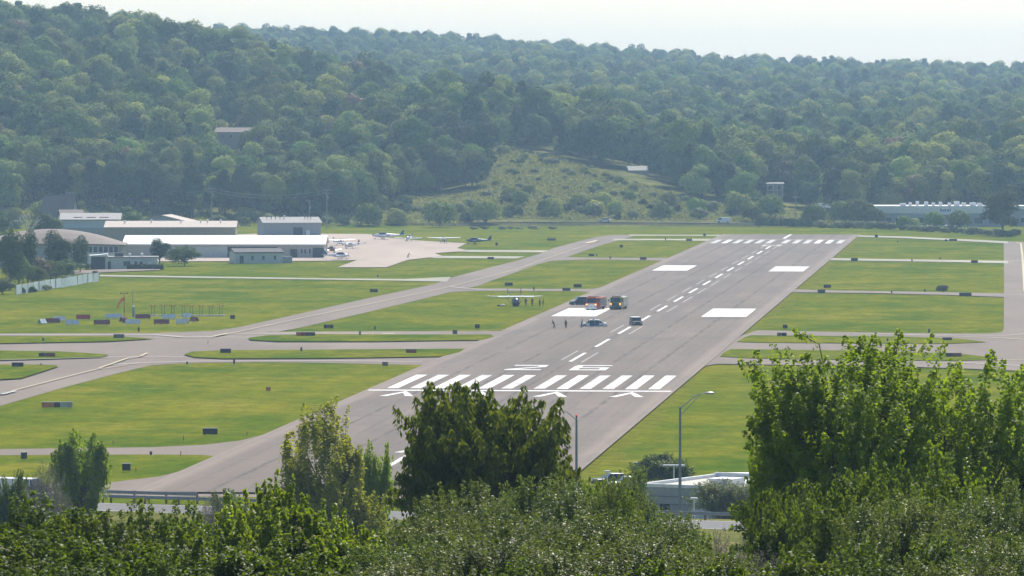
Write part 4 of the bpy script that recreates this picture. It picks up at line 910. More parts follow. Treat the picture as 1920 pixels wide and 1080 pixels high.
# ------------------------------------------------------------------ vehicles
def rot_wheels(o, xs_, ys_, r, w, mat='tyre'):
    for x in xs_:
        for y in ys_:
            t = MB().tube([(x, y - w / 2, r), (x, y + w / 2, r)], r, 14).part('wheel', mat, o)
            s = 1 if y > 0 else -1; MB().tube([(x, y + s * w / 2, r), (x, y + s * (w / 2 + .02), r)], r * .55, 10).part('rim', 'chrome', t)
def car(name, label, cat, loc, rz, L=4.7, Wd=1.8, H=1.45, paint='silver_car', kind='sedan', roofcol=None, door_mat=None, bar=False):
    o = thing(name, label, cat, loc, rz); h = L / 2; g = .22; hw = Wd / 2
    if kind == 'sedan': side = [(-h, g + .1), (-h, .72), (-h + .08, .85), (-h + 1.15, .92), (h - 1.0, .95), (h - .08, .9), (h, .7), (h, g + .1), (h - .3, g), (-h + .3, g)]; cab = [(-h + 1.0, .9), (-h + 1.75, H - .03), (-h + 2.1, H), (h - 1.75, H), (h - 1.4, H - .06), (h - .6, .93)]
    elif kind == 'suv': side = [(-h, g + .15), (-h, .85), (-h + .1, 1.0), (-h + 1.1, 1.08), (h - .05, 1.1), (h, .8), (h, g + .15), (h - .3, g), (-h + .3, g)]; cab = [(-h + .95, 1.06), (-h + 1.6, H - .04), (-h + 1.9, H), (h - .5, H), (h - .3, H - .08), (h - .06, 1.08)]
    else: side = [(-h, g + .1), (-h, .9), (-h + .1, 1.05), (-h + .7, 1.12), (h, 1.15), (h, g + .15), (h - .3, g), (-h + .3, g)]; cab = [(-h + .55, 1.1), (-h + 1.2, H - .06), (-h + 1.5, H), (h - .1, H), (h - .02, H - .1), (h - .01, 1.1)]
    MB().extrude(side, 'y', -hw, hw).part('body', paint, o, bevel=.06)
    inset = .14
    m = MB(); n_ = len(cab); m.add([(x, s * (hw - (.02 if z < 1.2 and (i in (0, n_ - 1)) else inset)), z) for s in (-1, 1) for i, (x, z) in enumerate(cab)], [tuple(range(n_)), tuple(range(n_, 2 * n_))[::-1]] + [(i, (i + 1) % n_, n_ + (i + 1) % n_, n_ + i) for i in range(n_)])
    m.part('cabin', 'glass', o)
    rf = [p for p in cab if p[1] > H - .12]; r0, r1 = rf[0][0], rf[-1][0]
    MB().box2((r0 + .02, -hw + inset - .03, H - .05), (r1 - .02, hw - inset + .03, H + .03)).part('roof', roofcol or paint, o, bevel=.03)
    for s in (-1, 1):
        for x in ((r0 + .05, (r0 + r1) / 2, r1 - .12) if kind != 'van' else (r0 + .1,)): MB().box2((x, s * (hw - inset * .75) - .03, .95), (x + .09, s * (hw - inset * .75) + .03, H - .05)).part('pillar', paint, o)
        if kind == 'van': MB().box2((r0 + .75, s * (hw - .07) - .05, 1.05), (h - .02, s * (hw - .07) + .05, H - .02)).part('side_panel', paint, o)
        for x0, x1 in ((-.75, .25), (.28, 1.15)):
            d = MB().box2((x0, s * hw - .012, .36), (x1, s * hw + .015, .9)).part('door', (door_mat or paint), o); MB().box2((x1 - .25, s * hw + .012, .78), (x1 - .1, s * hw + .035, .82)).part('handle', 'chrome', d)
        MB().box2((-h - .02, s * hw * .72 - .2, .62), (-h + .04, s * hw * .72 + .2, .78)).part('headlight', 'white_gloss', o)
        MB().box2((h - .04, s * hw * .75 - .17, .65), (h + .02, s * hw * .75 + .17, .85)).part('tail_light', 'sign_red', o)
        MB().box2((-h + 1.35, s * (hw + .08) - .09, .95), (-h + 1.47, s * (hw + .08) + .09, 1.1)).part('mirror', paint, o)
    for s in (-1, 1): MB().box2((s * h - .07, -hw + .08, .3), (s * h + .07, hw - .08, .52)).part('bumper', 'dark_metal', o)
    rot_wheels(o, (-h + .85, h - .9), (-hw + .1, hw - .1), .33 if kind == 'sedan' else .38, .22)
    if bar: 
        b = MB().box2((-.15, -.55, H + .03), (.15, .55, H + .17)).part('light_bar', 'police_blue', o); MB().box2((-.1, .1, H + .171), (.1, .5, H + .2)).part('lens', 'sign_red', b)
    return o
p = gp(1113, 614); car('police_car', 'white police sedan with dark front door parked across the runway', 'car', p, R(-2), 5.2, 1.9, 1.5, 'plane_white', 'sedan', 'white_gloss', 'police_blue', True)
p = gp(1192, 611.5); car('sport_utility_vehicle', 'dark green utility vehicle seen from behind on the runway centre line', 'car', p, R(-90 + 8) + math.pi, 4.7, 1.9, 1.8, 'dark_green_car', 'suv', 'white_gloss')
p = gp(1090, 573); car('sport_utility_vehicle', 'dark blue utility vehicle parked behind the red fire engine', 'car', p, R(12), 5.0, 2.0, 1.95, 'navy', 'suv', 'navy')
D = 2120; car('sedan', 'silver car driving on the road below the meadow slope', 'car', far_road(1133), R(4), 4.6, 1.8, 1.5, 'silver_car')
car('van', 'white van on the road in front of the scrub beyond the runway', 'van', far_road(1356), R(3), 5.0, 1.95, 2.0, 'plane_white', 'van')
for px, D, c, l in ((1729, 2080, 'plane_white', 'white car parked before the left part of the commercial building'), (1765, 2078, 'silver_car', 'silver car parked beside the commercial building porch'), (1802, 2078, 'plane_white', 'white car parked right of the commercial building porch')):
    car('parked_car', l, 'car', (xat(px, D), D, .1), R(170), paint=c)
for px, D, c, l, k in ((1540, 2180, 'plane_white', 'white van half hidden in shrubs behind the dark hedge', 'van'), (1552, 2182, 'plane_white', 'second white vehicle half hidden in shrubs behind the dark hedge', 'sedan')):
    car('parked_van' if k == 'van' else 'parked_car', l, 'van' if k == 'van' else 'car', (xat(px, D), D, at(px, 391, D).z), R(175), H=2 if k == 'van' else 1.45, paint=c, kind=k)
for px, py, c, l in ((1180, 914, 'plane_white', 'white car parked behind the silvery shrubs by the depot'), (1150, 908, 'dark_green_car', 'dark car parked next to the white car by the depot')):
    q = gp(px, py, .2); car('parked_car', l, 'car', (q.x, q.y, 0), R(20), paint=c)
X = xat(22, 572); car('passenger_van', 'white long van passing on the road behind the dark shrubs', 'van', (X, rail_y(X) - 5, tz(X, rail_y(X) - 5) + .03), R(180 - 22), 6.2, 2.1, 2.5, 'plane_white', 'van', 'white_gloss')

def fire_engine(label, loc, rz, paint, roof, lower, stripe):
    o = thing('fire_engine', label, 'fire engine', loc, rz)       # front towards -y
    MB().box2((-1.25, -2.4 + .0, .55), (1.25, 0, 1.75)).part('cab', paint, o, bevel=.06)
    m = MB().extrude([(-2.3, 1.74), (-.02, 1.74), (-.02, 2.85), (-2.05, 2.85)], 'x', -1.2, 1.2); m.part('cab_upper', paint, o, bevel=.06)
    MB().extrude([(-2.36, 1.8), (-2.14, 2.65), (-2.1, 2.65), (-2.32, 1.8)], 'x', -1.05, 1.05).part('windshield', 'glass', o)
    for s in (-1, 1):
        MB().box2((s * 1.21 - .02, -1.9, 1.85), (s * 1.21 + .02, -1.0, 2.6)).part('side_window', 'glass', o); MB().box2((s * 1.21 - .02, -.9, 1.85), (s * 1.21 + .02, -.15, 2.6)).part('side_window', 'glass', o)
        d = MB().box2((s * 1.26 - .015, -1.95, .7), (s * 1.26 + .02, -.95, 1.8)).part('door', paint, o); MB().box2((s * 1.27, -1.1, 1.3), (s * 1.27 + s * .05, -1.0, 1.36)).part('handle', 'chrome', d)
        MB().box2((s * 1.0 - .2, -2.46, .95), (s * 1.0 + .2, -2.41, 1.2)).part('headlight', 'white_gloss', o)
        MB().box2((s * 1.0 - .17, -2.47, 1.3), (s * 1.0 + .17, -2.41, 1.52)).part('warning_lamp', 'warning_light', o)
        MB().box2((s * 1.5 - .1, -2.35, 1.9), (s * 1.5 + .1, -2.25, 2.4)).part('mirror', 'dark_metal', o); MB().box2((s * 1.22 if s > 0 else -1.42, -2.3, 2.3), (1.42 if s > 0 else -1.22, -2.26, 2.36)).part('mirror_arm', 'dark_metal', o)
        for k in range(3): MB().box2((s * 1.26 - .015, .3 + k * 1.75, 1.15), (s * 1.26 + .015, 1.85 + k * 1.75, 2.5)).part('shutter', 'chrome', o)
        MB().box2((s * 1.262 - .012, .1, .92), (s * 1.262 + .012, 5.6, 1.08)).part('stripe', stripe, o)
    MB().box2((-.85, -2.44, .75), (.85, -2.40, 1.6)).part('grille', lower, o)
    MB().box2((-1.3, -2.95, .45), (1.3, -2.41, .85)).part('bumper', lower, o, bevel=.04)
    MB().box2((-1.25, .08, .7), (1.25, 5.7, 2.7)).part('body', paint, o, bevel=.05)
    MB().box2((-1.1, .3, 2.7), (1.1, 5.5, 2.82)).part('deck', roof, o); MB().box2((-1.15, -2.0, 2.86), (1.15, -.1, 2.92)).part('cab_roof', roof, o)
    lb = MB().box2((-.95, -1.5, 2.93), (.95, -1.15, 3.12)).part('light_bar', 'sign_red', o)
    ld = MB()
    for x in (.3, .8): ld.tube([(x, .2, 3.05), (x, 5.6, 3.05)], .05, 6)
    for k in range(13): ld.tube([(.3, .4 + k * .42, 3.05), (.8, .4 + k * .42, 3.05)], .03, 5)
    ld.part('ladder', 'galvanised', o)
    for x0 in (-.9, -.3): MB().box2((x0, .6, 2.83), (x0 + .4, 5, 3.02)).part('hose_bed', 'dark_metal', o)
    for y in (-1.45, 3.7):
        for x in (-1.08, 1.08):
            t = MB().tube([(x - .17, y, .53), (x + .17, y, .53)], .53, 14).part('wheel', 'tyre', o); s = 1 if x > 0 else -1; MB().tube([(x + s * .17, y, .53), (x + s * .2, y, .53)], .3, 10).part('rim', 'chrome', t)
    MB().box2((-1.0, -2.2, .4), (1.0, 5.6, .7)).part('chassis', 'dark_metal', o); return o
fire_engine('red fire engine with chrome front standing on the white runway block', gp(1114, 582.5), R(-16), 'engine_red', 'orange_cloth_lit_roof', 'chrome', 'white_gloss')  # orange on cab roof and deck paints in the sun glare on red
fire_engine('yellow-green fire engine with white roof and glowing amber lights', gp(1158, 581.5), R(-12), 'engine_yellow', 'white_gloss', 'dark_green_car', 'sign_white')

# ------------------------------------------------------------------ aircraft (nose towards -y)
def tail_surface(pts, t, axis):
    return MB().extrude(pts, axis, -t / 2, t / 2)
def fuselage(mat, o, L, r, taper=.25, z=1.2, nose=.28):
    st = [(0, .12), (.03, .5), (.12, .85), (.3, 1), (.45, .95), (.65, .62), (.85, .36), (1, taper * .6)]
    rings = [[(r * k * math.cos(a) * .92, -L * nose + L * t, z + r * k * math.sin(a) + (.25 * r * max(0, t - .4))) for a in np.linspace(0, 2 * math.pi, 12, endpoint=False)] for t, k in st]
    return MB().loft(rings).part('fuselage', mat, o, smooth=True)
def plane(label, loc, rz, high=True, L=8., span=10.5, body='plane_white', wing='plane_white', accent='plane_blue', s=1., nosewheel=True):
    o = thing('light_aircraft', label, 'airplane', loc, rz, None, s); z = 1.25; r = .62
    fu = fuselage(body, o, L, r, z=z)
    zw = z + r * .95 if high else z - r * .55; c = 1.45; h = span / 2; dih = .02 if high else .07
    prof = [(-.5, 0), (-.35, .09), (0, .12), (.5, .05), (.95, 0), (.5, -.03), (-.35, -.05)]
    rings = [[(x, y * k + .1, zw + zz * c + abs(x) * dih) for y, zz in [(p[0] * c, p[1]) for p in prof]] for x, k in ((-h, .72), (-h * .45, 1), (0, 1), (h * .45, 1), (h, .72))]
    MB().loft(rings).part('wing', wing, o)
    for x in (-h, h): MB().box((x, .25, zw + h * dih), (.12, 1.1, .16)).part('wing_tip', accent, o)
    if high:
        for s_ in (-1, 1): MB().tube([(s_ * .55, -.1, z - .35), (s_ * h * .5, .05, zw + .02)], .05, 6).part('wing_strut', body, o)
    ca = MB().loft([[(k * .52 * math.cos(a), y, z + .18 + k * (.62 if not high else .5) * max(0, math.sin(a)) + .1) for a in np.linspace(0, math.pi, 9)] for y, k in ((-1.05, .5), (-.5, .95), (.6, .98), (1.6, .55))]); ca.part('canopy', 'glass' if not high else 'window_glass', o, smooth=True)
    if not high: MB().box((0, .2, z + .93), (.7, 1.4, .05)).part('canopy_roof', 'white_gloss', o)
    ye = L * .72 - .1; zt = z + r * .22
    tail_surface([(ye - 1.3, zt), (ye - .35, zt + 1.35), (ye + .2, zt + 1.4), (ye + .05, zt)], .1, 'x').part('fin', accent, o)
    tail_surface([(-1.65, ye - .35), (-1.55, ye + .15), (1.55, ye + .15), (1.65, ye - .35), (.3, ye - .75), (-.3, ye - .75)], .08, 'z').part('tailplane', wing, o, (0, 0, zt + .02))
    yn = -L * .28
    pr = MB(); pr.box((0, yn - .14, z), (.16, .04, 1.75)); pr.part('propeller', 'dark_metal', o); MB().tube([(0, yn - .25, z), (0, yn + .05, z)], [.03, .17], 10).part('spinner', accent, o)
    for x, y in ((-1.05, .35), (1.05, .35), (0, yn + .5)):
        t = MB().tube([(x - .08, y, .22), (x + .08, y, .22)], .22, 10).part('wheel', 'tyre', o)
        MB().tube([(x, y, .3), (x * .35, y, z - .35)], .05, 6).part('gear_leg', body, o)
    MB().box((0, -.1, z - .12), (r * 1.86, L * .5, .13)).part('stripe', accent, o) if False else None
    return o
plane('blue and white low-wing aircraft with tall swept tail at the apron edge', gp(716, 449.5), R(-72), False, 9.2, 10.5, 'plane_white', 'plane_white', 'plane_blue', 1.15)
plane('low-wing white aircraft facing the camera on the far grass edge', gp(766, 453), R(-14), False, 7.4, 9.3, 'plane_white', 'plane_white', 'plane_grey')
plane('white high-wing aircraft seen nose-on behind the apron', gp(832, 457), R(8), True, 8., 10.8, 'plane_grey', 'plane_white', 'plane_blue')
plane('dark blue low-wing aircraft with white canopy parked at the grass corner', gp(888, 458), R(-80), False, 8., 9.0, 'plane_blue', 'plane_grey', 'navy')
plane('white low-wing aircraft parked at the corner of the white-roofed hangar', gp(640, 487), R(70), False, 7.6, 9.4, 'plane_white', 'plane_white', 'plane_blue')
plane('white high-wing aircraft at the back of the tie-down beside the hangar', gp(638, 461), R(24), True, 8.2, 10.8, 'plane_grey', 'plane_white', 'plane_grey')
plane('white high-wing aircraft in front of the tie-down pair', gp(655, 467), R(-30), True, 8.2, 10.8, 'plane_white', 'plane_white', 'dull_red')
plane('dark propeller aircraft half hidden by the hangar corner', gp(622, 475), R(30), False, 6.5, 7, 'dull_red', 'plane_white', 'navy')
# twin-boom aircraft resting on its belly
o = thing('twin_boom_aircraft', 'dark blue twin-boom high-wing aircraft resting on its belly on the grass', 'airplane', gp(967, 574), R(3))
z = .95
rings = [[(1.0 * k * math.cos(a) * .9, y, z - .05 + 1.05 * k * math.sin(a)) for a in np.linspace(0, 2 * math.pi, 14, endpoint=False)] for y, k in ((-3.0, .25), (-2.6, .6), (-1.7, .88), (-.4, 1), (1.0, .95), (2.0, .7), (2.7, .35))]
MB().loft(rings).part('fuselage', 'navy', o, smooth=True)
MB().extrude([(-1.75, z + .45), (-1.05, z + 1.02), (-1.0, z + .98), (-1.7, z + .42)], 'x', -.62, .62).part('windshield', 'glass', o)
for sx in (-1, 1): MB().box2((sx * .87 - .03, -.9, z + .25), (sx * .87 + .03, .9, z + .75)).part('side_window', 'glass', o)
zw = 2.02
for x0, x1, mt in ((-5.8, -3.9, 'plane_olive'), (-3.9, 3.9, 'plane_white'), (3.9, 5.8, 'plane_olive')):
    rr = [[(x, y * 1.5 * (1 if abs(x) < 4 else .75), zw + q * 1.5 + abs(x) * .015) for y, q in ((-.5, 0), (-.35, .09), (0, .12), (.5, .05), (.95, 0), (.5, -.03), (-.35, -.05))] for x in (x0, x1)]
    MB().loft(rr).part('wing', mt, o)
MB().ball((-5.95, .2, zw + .1), (.22, .5, .22)).part('tip_tank', 'white_gloss', o)
for sx in (-1, 1):
    MB().tube([(sx * 1.55, .3, zw), (sx * 1.5, 3, zw + .12), (sx * 1.45, 6.1, zw + .35)], [.22, .16, .1], 8).part('tail_boom', 'navy', o)
    tail_surface([(4.9, zw + .2), (5.6, zw + 1.75), (6.2, zw + 1.75), (6.3, zw - .1)], .1, 'x').part('fin', 'navy', o, (sx * 1.45, 0, 0))
    MB().tube([(sx * .8, -.2, z - .3), (sx * 2.6, 0, zw)], .06, 6).part('wing_strut', 'plane_grey', o)
tail_surface([(-1.5, 5.4), (1.5, 5.4), (1.5, 6.25), (-1.5, 6.25)], .1, 'z').part('tailplane', 'navy', o, (0, 0, zw + .8))
MB().box((0, -3.15, z), (.14, .04, 1.5)).part('propeller', 'dark_metal', o); MB().box((0, 2.85, z + .3), (1.7, .04, .14)).part('propeller', 'dark_metal', o)
MB().tube([(0, -3.25, z), (0, -2.95, z)], [.04, .2], 8).part('spinner', 'chrome', o)
tag(MB().extrude([(-.5, 0), (.4, 0), (.55, .28), (.1, .42), (-.4, .3)], 'y', -.35, .35).part('equipment_bag', 'white_gloss', None, gp(942, 573.5), bevel=.05), 'white bag lying on the grass beside the belly-landed aircraft', 'bag')
tag(MB().extrude([(-.3, 0), (.3, 0), (.35, .3), (0, .4), (-.32, .25)], 'y', -.2, .2).part('equipment_bag', 'dark_metal', None, gp(935, 574), bevel=.05), 'small dark bag lying beside the white bag on the grass', 'bag')

# ------------------------------------------------------------------ people
def cloth_mat(name, legs, top, skin=(.35, .22, .16), cut=.92):
    m, n, l, b = nodes_of(name); g = n.new('ShaderNodeTexCoord').outputs['Object']; sx = n.new('ShaderNodeSeparateXYZ'); l.new(g, sx.inputs[0])
    a = math_node(n, l, 'GREATER_THAN', sx.outputs[2], cut); c = math_node(n, l, 'GREATER_THAN', sx.outputs[2], 1.52); d = math_node(n, l, 'LESS_THAN', sx.outputs[2], .1)
    x = mixc(n, l, a, legs, top); x = mixc(n, l, c, x, skin); x = mixc(n, l, d, x, (.02, .02, .02)); l.new(x, b.inputs['Base Color']); b.inputs['Roughness'].default_value = .8
def person(label, loc, rz, mat, pose='stand', hair=(.03, .02, .015)):
    o = thing('person', label, 'person', loc, rz)
    V = []; E = []; Rr = []
    def v(p, r, par=None):
        V.append(p); Rr.append(r)
        if par is not None: E.append((par, len(V) - 1))
        return len(V) - 1
    lean = .32 if pose == 'run' else (.12 if pose == 'lean' else 0); f = .3 if pose == 'run' else .04
    pel = v((0, 0, .95), .15); ab_ = v((0, -lean * .35, 1.15), .14, pel); ch = v((0, -lean * .8, 1.38), .17, ab_); nk = v((0, -lean * 1.05, 1.53), .06, ch); hd = v((0, -lean * 1.2, 1.62), .095, nk); v((0, -lean * 1.25, 1.74), .085, hd)
    for s in (-1, 1):
        g = f * s; hp = v((s * .1, 0, .9), .11, pel); kn = v((s * .13, -g * .6 - .03, .5), .07, hp); an = v((s * .14, -g + (.1 if pose == 'run' and s < 0 else 0), .09), .045, kn); v((s * .15, -g - .16, .04), .04, an)
        sh = v((s * .2, -lean * .85, 1.43), .075, ch)
        if pose == 'run': el_ = v((s * .3, -lean - s * .2, 1.2), .05, sh); wr = v((s * .28, -lean - s * .42, 1.12), .035, el_)
        else: el_ = v((s * .29, .03, 1.15), .05, sh); wr = v((s * .3, -.08 - .12 * (s > 0), .9 + .1 * (s > 0)), .035, el_)
        w = Vector(V[wr]); hn = v(tuple(w + Vector((0, -.02, -.08))), .035, wr)
        for k in range(4):
            a = v(tuple(Vector(V[hn]) + Vector((s * .005, -.03 + .02 * k, -.05))), .011, hn); v(tuple(Vector(V[a]) + Vector((0, -.012, -.05 + .006 * abs(k - 1)))), .009, a)
        v(tuple(Vector(V[hn]) + Vector((0, -.06, -.03))), .011, hn)
    me = bpy.data.meshes.new('body'); me.from_pydata(V, E, []); me.materials.append(MATS[mat])
    b = link('body', me, o); sk = b.modifiers.new('skin', 'SKIN'); sk.use_smooth_shade = True
    lay = me.skin_vertices[0] if me.skin_vertices else None
    if lay is None:
        bpy.context.view_layer.objects.active = b; bpy.ops.mesh.customdata_skin_add(); lay = me.skin_vertices[0]
    for i, r in enumerate(Rr): lay.data[i].radius = (r, r * (.8 if i in (0, 1, 2) else 1)); lay.data[i].use_root = (i == 0)
    b.modifiers.new('sub', 'SUBSURF').levels = 1; b.modifiers['sub'].render_levels = 1
    hm_ = MB().ball((0, -lean * 1.22 + .025, 1.735), (.105, .11, .09), 10, 6); hm_.part('hair', 'hair', o, smooth=True)
    return o
plain('hair', (.03, .022, .018), .7)
cloth_mat('cloth_navy', (.02, .025, .05), (.025, .035, .08)); cloth_mat('cloth_olive', (.03, .03, .02), (.05, .055, .02)); cloth_mat('cloth_black', (.015, .015, .018), (.02, .02, .022)); cloth_mat('cloth_white', (.03, .03, .035), (.06, .07, .09)); cloth_mat('cloth_maroon', (.06, .10, .11), (.14, .03, .03)); cloth_mat('cloth_brown', (.05, .04, .04), (.045, .035, .035)); cloth_mat('cloth_hatwhite', (.03, .02, .02), (.10, .035, .025))
for l, px, py, mt, ps, rz in (('person in navy clothes standing under the twin-boom aircraft wing', 986, 574.5, 'cloth_navy', 'stand', 20), ('person in olive clothes standing alone beside the aircraft wing tip', 998, 574, 'cloth_olive', 'stand', -30),
        ('person in black next to a companion near the aircraft wing tip', 1012, 575, 'cloth_black', 'stand', 60), ('person in dark blue-grey facing a companion near the aircraft', 1018.5, 574.5, 'cloth_white', 'stand', -80),
        ('person in brown walking bent forward on the runway', 1039, 617, 'cloth_brown', 'run', -60), ('person in olive-black standing on the runway beside the police car', 1061, 616.5, 'cloth_olive', 'stand', 40),
        ('person in maroon top standing at the police car front', 1090.5, 615.5, 'cloth_maroon', 'lean', 80), ('person in dark clothes walking across the pale apron', 765, 485, 'cloth_hatwhite', 'run', 80)):
    person(l, gp(px, py, .1), R(rz), mt, ps)

# ------------------------------------------------------------------ airfield signs and lights
def sign(px, py, w_px, h_px, label, cols=('black_metal',), rz=0, group=None):
    p = gp(px, py); m = mpp(p.y); w = w_px * m; h = max(.5, h_px * m * .8); z0 = max(.12, h_px * m * .18); o = thing('airfield_sign', label, 'sign', p, R(rz), group)
    k = len(cols)
    for i, c in enumerate(cols):
        x0 = -w / 2 + w * i / k; MB().box2((x0 + .01, -.14, z0), (x0 + w / k - .01, .14, z0 + h)).part('panel', c, o, bevel=.03)
    MB().box2((-w / 2 - .04, -.18, z0 + h), (w / 2 + .04, .18, z0 + h + .06)).part('top_rim', 'dark_metal' if h_px < 12 else 'galvanised', o)
    for x in (-w * .38, w * .38): MB().tube([(x, 0, -.02), (x, 0, z0)], .05, 6).part('leg', 'galvanised', o)
    return o
B = ('black_metal',); BR = ('sign_brown',); RD = ('sign_red', 'sign_red'); DG = ('dark_metal',)
for a in ((223, 636, 20, 9, 'tan airfield sign on the grass sliver by the marker circle', BR), (88, 671, 31, 9, 'long red and black airfield sign on the left grass island', ('black_metal', 'sign_red', 'sign_red')),
          (33, 690, 22, 10, 'black airfield sign on the pointed grass corner by the left taxiway', B, 6), (107, 766, 58, 12, 'long orange, black and grey airfield sign on the large left field', ('sign_orange', 'sign_orange', 'black_metal', 'galvanised', 'wall_grey'), 4),
          (394, 817, 28, 14, 'large black airfield sign beside the taxiway bend', B), (237, 885, 16, 16, 'square black airfield sign on the grass wedge behind the guard rail', B), (45, 863, 13, 15, 'narrow black airfield sign turned sideways by the lower taxiway', B, 50),
          (423, 664, 20, 10, 'black airfield sign on the middle grass island', B), (616, 617, 18, 8, 'black airfield sign behind the striped grass strip', ('black_metal', 'dark_metal', 'black_metal')), (573, 632, 36, 9, 'long orange-red and black airfield sign on the narrow grass strip', ('sign_orange', 'sign_red', 'black_metal', 'black_metal'), -5),
          (771, 664, 20, 9, 'red airfield sign at the runway side of the middle grass island', RD), (722, 687, 11, 8, 'small brown airfield sign next to the threshold stripes', BR), (853, 628, 9, 9, 'small brown airfield sign on the narrow grass strip tip', BR), (895, 617, 9, 9, 'small black airfield sign on the grass near the fallen aircraft', ('black_metal', 'black_metal')),
          (701, 549, 15, 7, 'dark airfield sign on the field beside the diagonal taxiway', DG), (436, 599, 9, 8, 'small dark airfield sign beyond the antenna row', DG), (1083, 540, 15, 7, 'black airfield sign above the cross taxiway by the runway', B), (1062, 546, 15, 6, 'olive airfield sign below the cross taxiway by the runway', DG),
          (954, 537, 15, 7, 'black airfield sign behind the fallen aircraft', B, -10), (920, 487, 12, 5, 'olive airfield sign at the diagonal taxiway edge', DG), (1034, 452, 16, 5, 'dark airfield sign on the far field left of the diagonal taxiway', DG), (931, 461, 5, 6, 'tiny dark airfield sign on the far field by the parked blue aircraft', DG),
          (1165, 465, 6, 6, 'tiny dark airfield sign on the grass beside the far diagonal taxiway', DG), (1109, 481, 11, 5, 'dark airfield sign above the second cross taxiway', DG), (1206, 488, 12, 6, 'olive airfield sign on the second cross taxiway edge', DG), (1292, 453, 11, 5, 'olive airfield sign on the far pale strip', DG), (1321, 443, 5, 5, 'tiny dark airfield sign at the very end left of the runway', DG),
          (1551, 541, 14, 7, 'black airfield sign right of the runway above the connector', B), (1540, 550, 14, 7, 'olive airfield sign right of the runway below the connector', DG), (1602, 490, 13, 6, 'olive airfield sign right of the runway on the upper connector', DG), (1827, 494, 13, 6, 'olive airfield sign at the right end of the upper connector', DG), (1787, 453, 15, 5, 'wide dark airfield sign on the far right pale strip', DG), (1774, 453, 5, 4, 'tiny airfield sign beside the wide one on the far right strip', DG),
          (1643, 446, 6, 6, 'small dark airfield sign at the far right runway corner', DG), (1472, 617, 9, 8, 'square black airfield sign right of the runway near the poplar', B), (1466, 632, 18, 8, 'brown and black airfield sign on the right grass sliver', ('sign_brown', 'black_metal')), (1810, 556, 23, 7, 'long olive airfield sign by the lone bush', DG), (1776, 640, 18, 7, 'olive airfield sign on the right grass sliver tip', DG),
          (1420, 664, 10, 8, 'small black airfield sign on the lower right grass island', B), (1400, 687, 10, 8, 'small brown airfield sign on the right field beside the runway', BR), (1788, 671, 30, 9, 'long black and red airfield sign on the lower right grass island', ('black_metal', 'sign_red', 'sign_red')), (503, 734, 9, 7, 'small orange marker box on the large left field', ('sign_orange',)), (1200, 885, 22, 18, 'black sign board on posts half hidden by the shrub at the runway end', B)):
    sign(*a)
def edge_light(px, py, h_px, label='short dark edge light post on the airfield grass', cap='dark_metal', g='edge light posts on the airfield'):
    p = gp(px, py); m = mpp(p.y); h = h_px * m; o = thing('edge_light', label, 'light', p, 0, g)
    MB().tube([(0, 0, 0), (0, 0, h * .7)], .16, 8).part('post', 'black_metal', o); MB().tube([(0, 0, h * .7), (0, 0, h * .72), (0, 0, h)], [.2, .24, .12], 8).part('lamp', cap, o); MB().tube([(0, 0, -.02), (0, 0, .06)], .3, 8).part('base', 'galvanised', o)
for px, py, h in ((81, 641, 8), (565, 661, 10), (439, 683, 10), (703, 619, 8), (675, 630, 9), (1001, 545, 7), (1672, 551, 6), (1734, 548, 6), (1742, 624, 8), (1642, 631, 8), (1664, 642, 8), (1733, 672, 8), (708, 520, 5), (1144, 486, 6), (1248, 451, 6), (1710, 491, 6), (1763, 487, 5), (260, 622, 9), (1119, 481, 5), (77, 685, 4), (283, 853, 7), (1683, 454, 3), (115, 640, 4), (351, 683, 5)):
    edge_light(px, py, h)
for px, py in ((339, 856), (463, 817), (344, 826), (212, 834), (255, 886), (390, 645)):
    p = gp(px, py); o = thing('edge_light', 'slim orange-topped marker stake along the lower taxiway', 'light', p, 0, 'marker stakes along the lower taxiway')
    MB().tube([(0, 0, 0), (0, 0, .55)], .04, 6).part('stake', 'dark_metal', o); MB().ball((0, 0, .6), .1).part('lamp', 'orange_cloth_lit_roof', o)

# ------------------------------------------------------------------ segmented circle, windsock, antenna row
def marker(px, py, w_px, mat, label, rz=0, back=None):
    p = gp(px, py); m = mpp(p.y); w = w_px * m; o = thing('circle_marker', label, 'marker', p, R(rz)); h = w / 2
    for s in (-1, 1):
        MB().extrude([(s * .02, 1.05), (s * .52, .22), (s * .57, .25), (s * .06, 1.1)], 'x', -h, h).part('roof_panel', mat if s < 0 else (back or mat), o)
    for x in (-h + .1, h - .1, 0):
        for y in (-.46, .46): MB().box2((x - .05, y - .05, 0), (x + .05, y + .05, .3)).part('leg', 'trim_white', o)
    return o
for a in ((79, 608, 17, 'pale_panel', 'pale blue tent marker at the outer end of the marker circle', 55), (98, 607, 28, 'dull_red', 'maroon marker beside the pale tent marker', -12, 'red_paint'), (111, 603, 23, 'white_gloss', 'white-roofed marker behind the maroon one', 4, 'dull_red'), (136, 610, 25, 'pale_panel', 'pale grey marker in the front of the circle next to maroon ones', -2),
          (156, 600, 26, 'red_paint', 'bright red-roofed marker at the back of the circle', 5), (191, 610, 30, 'dull_red', 'dark maroon marker on white legs in the front of the circle', 0), (213, 598, 32, 'pale_panel', 'wide pale marker behind the windsock pole', 0), (232, 604, 18, 'dull_red', 'small maroon marker at the windsock foot', 60), (249, 609, 28, 'pale_panel', 'pale marker in front of the windsock mast', -1),
          (268, 599, 28, 'dull_red', 'maroon marker behind the tall mast', 0), (303, 609, 29, 'dull_red', 'maroon marker before the antenna row', 1), (317, 599, 26, 'pale_panel', 'pale marker under the antenna row', 1), (342, 608, 22, 'pale_panel', 'pale marker tilted near the end of the antenna row', -14), (350, 597, 16, 'pale_panel', 'small pale marker behind the last maroon marker', 10), (364, 604, 22, 'dull_red', 'maroon marker turned end-on at the circle edge', -58, 'red_paint')):
    marker(*a)
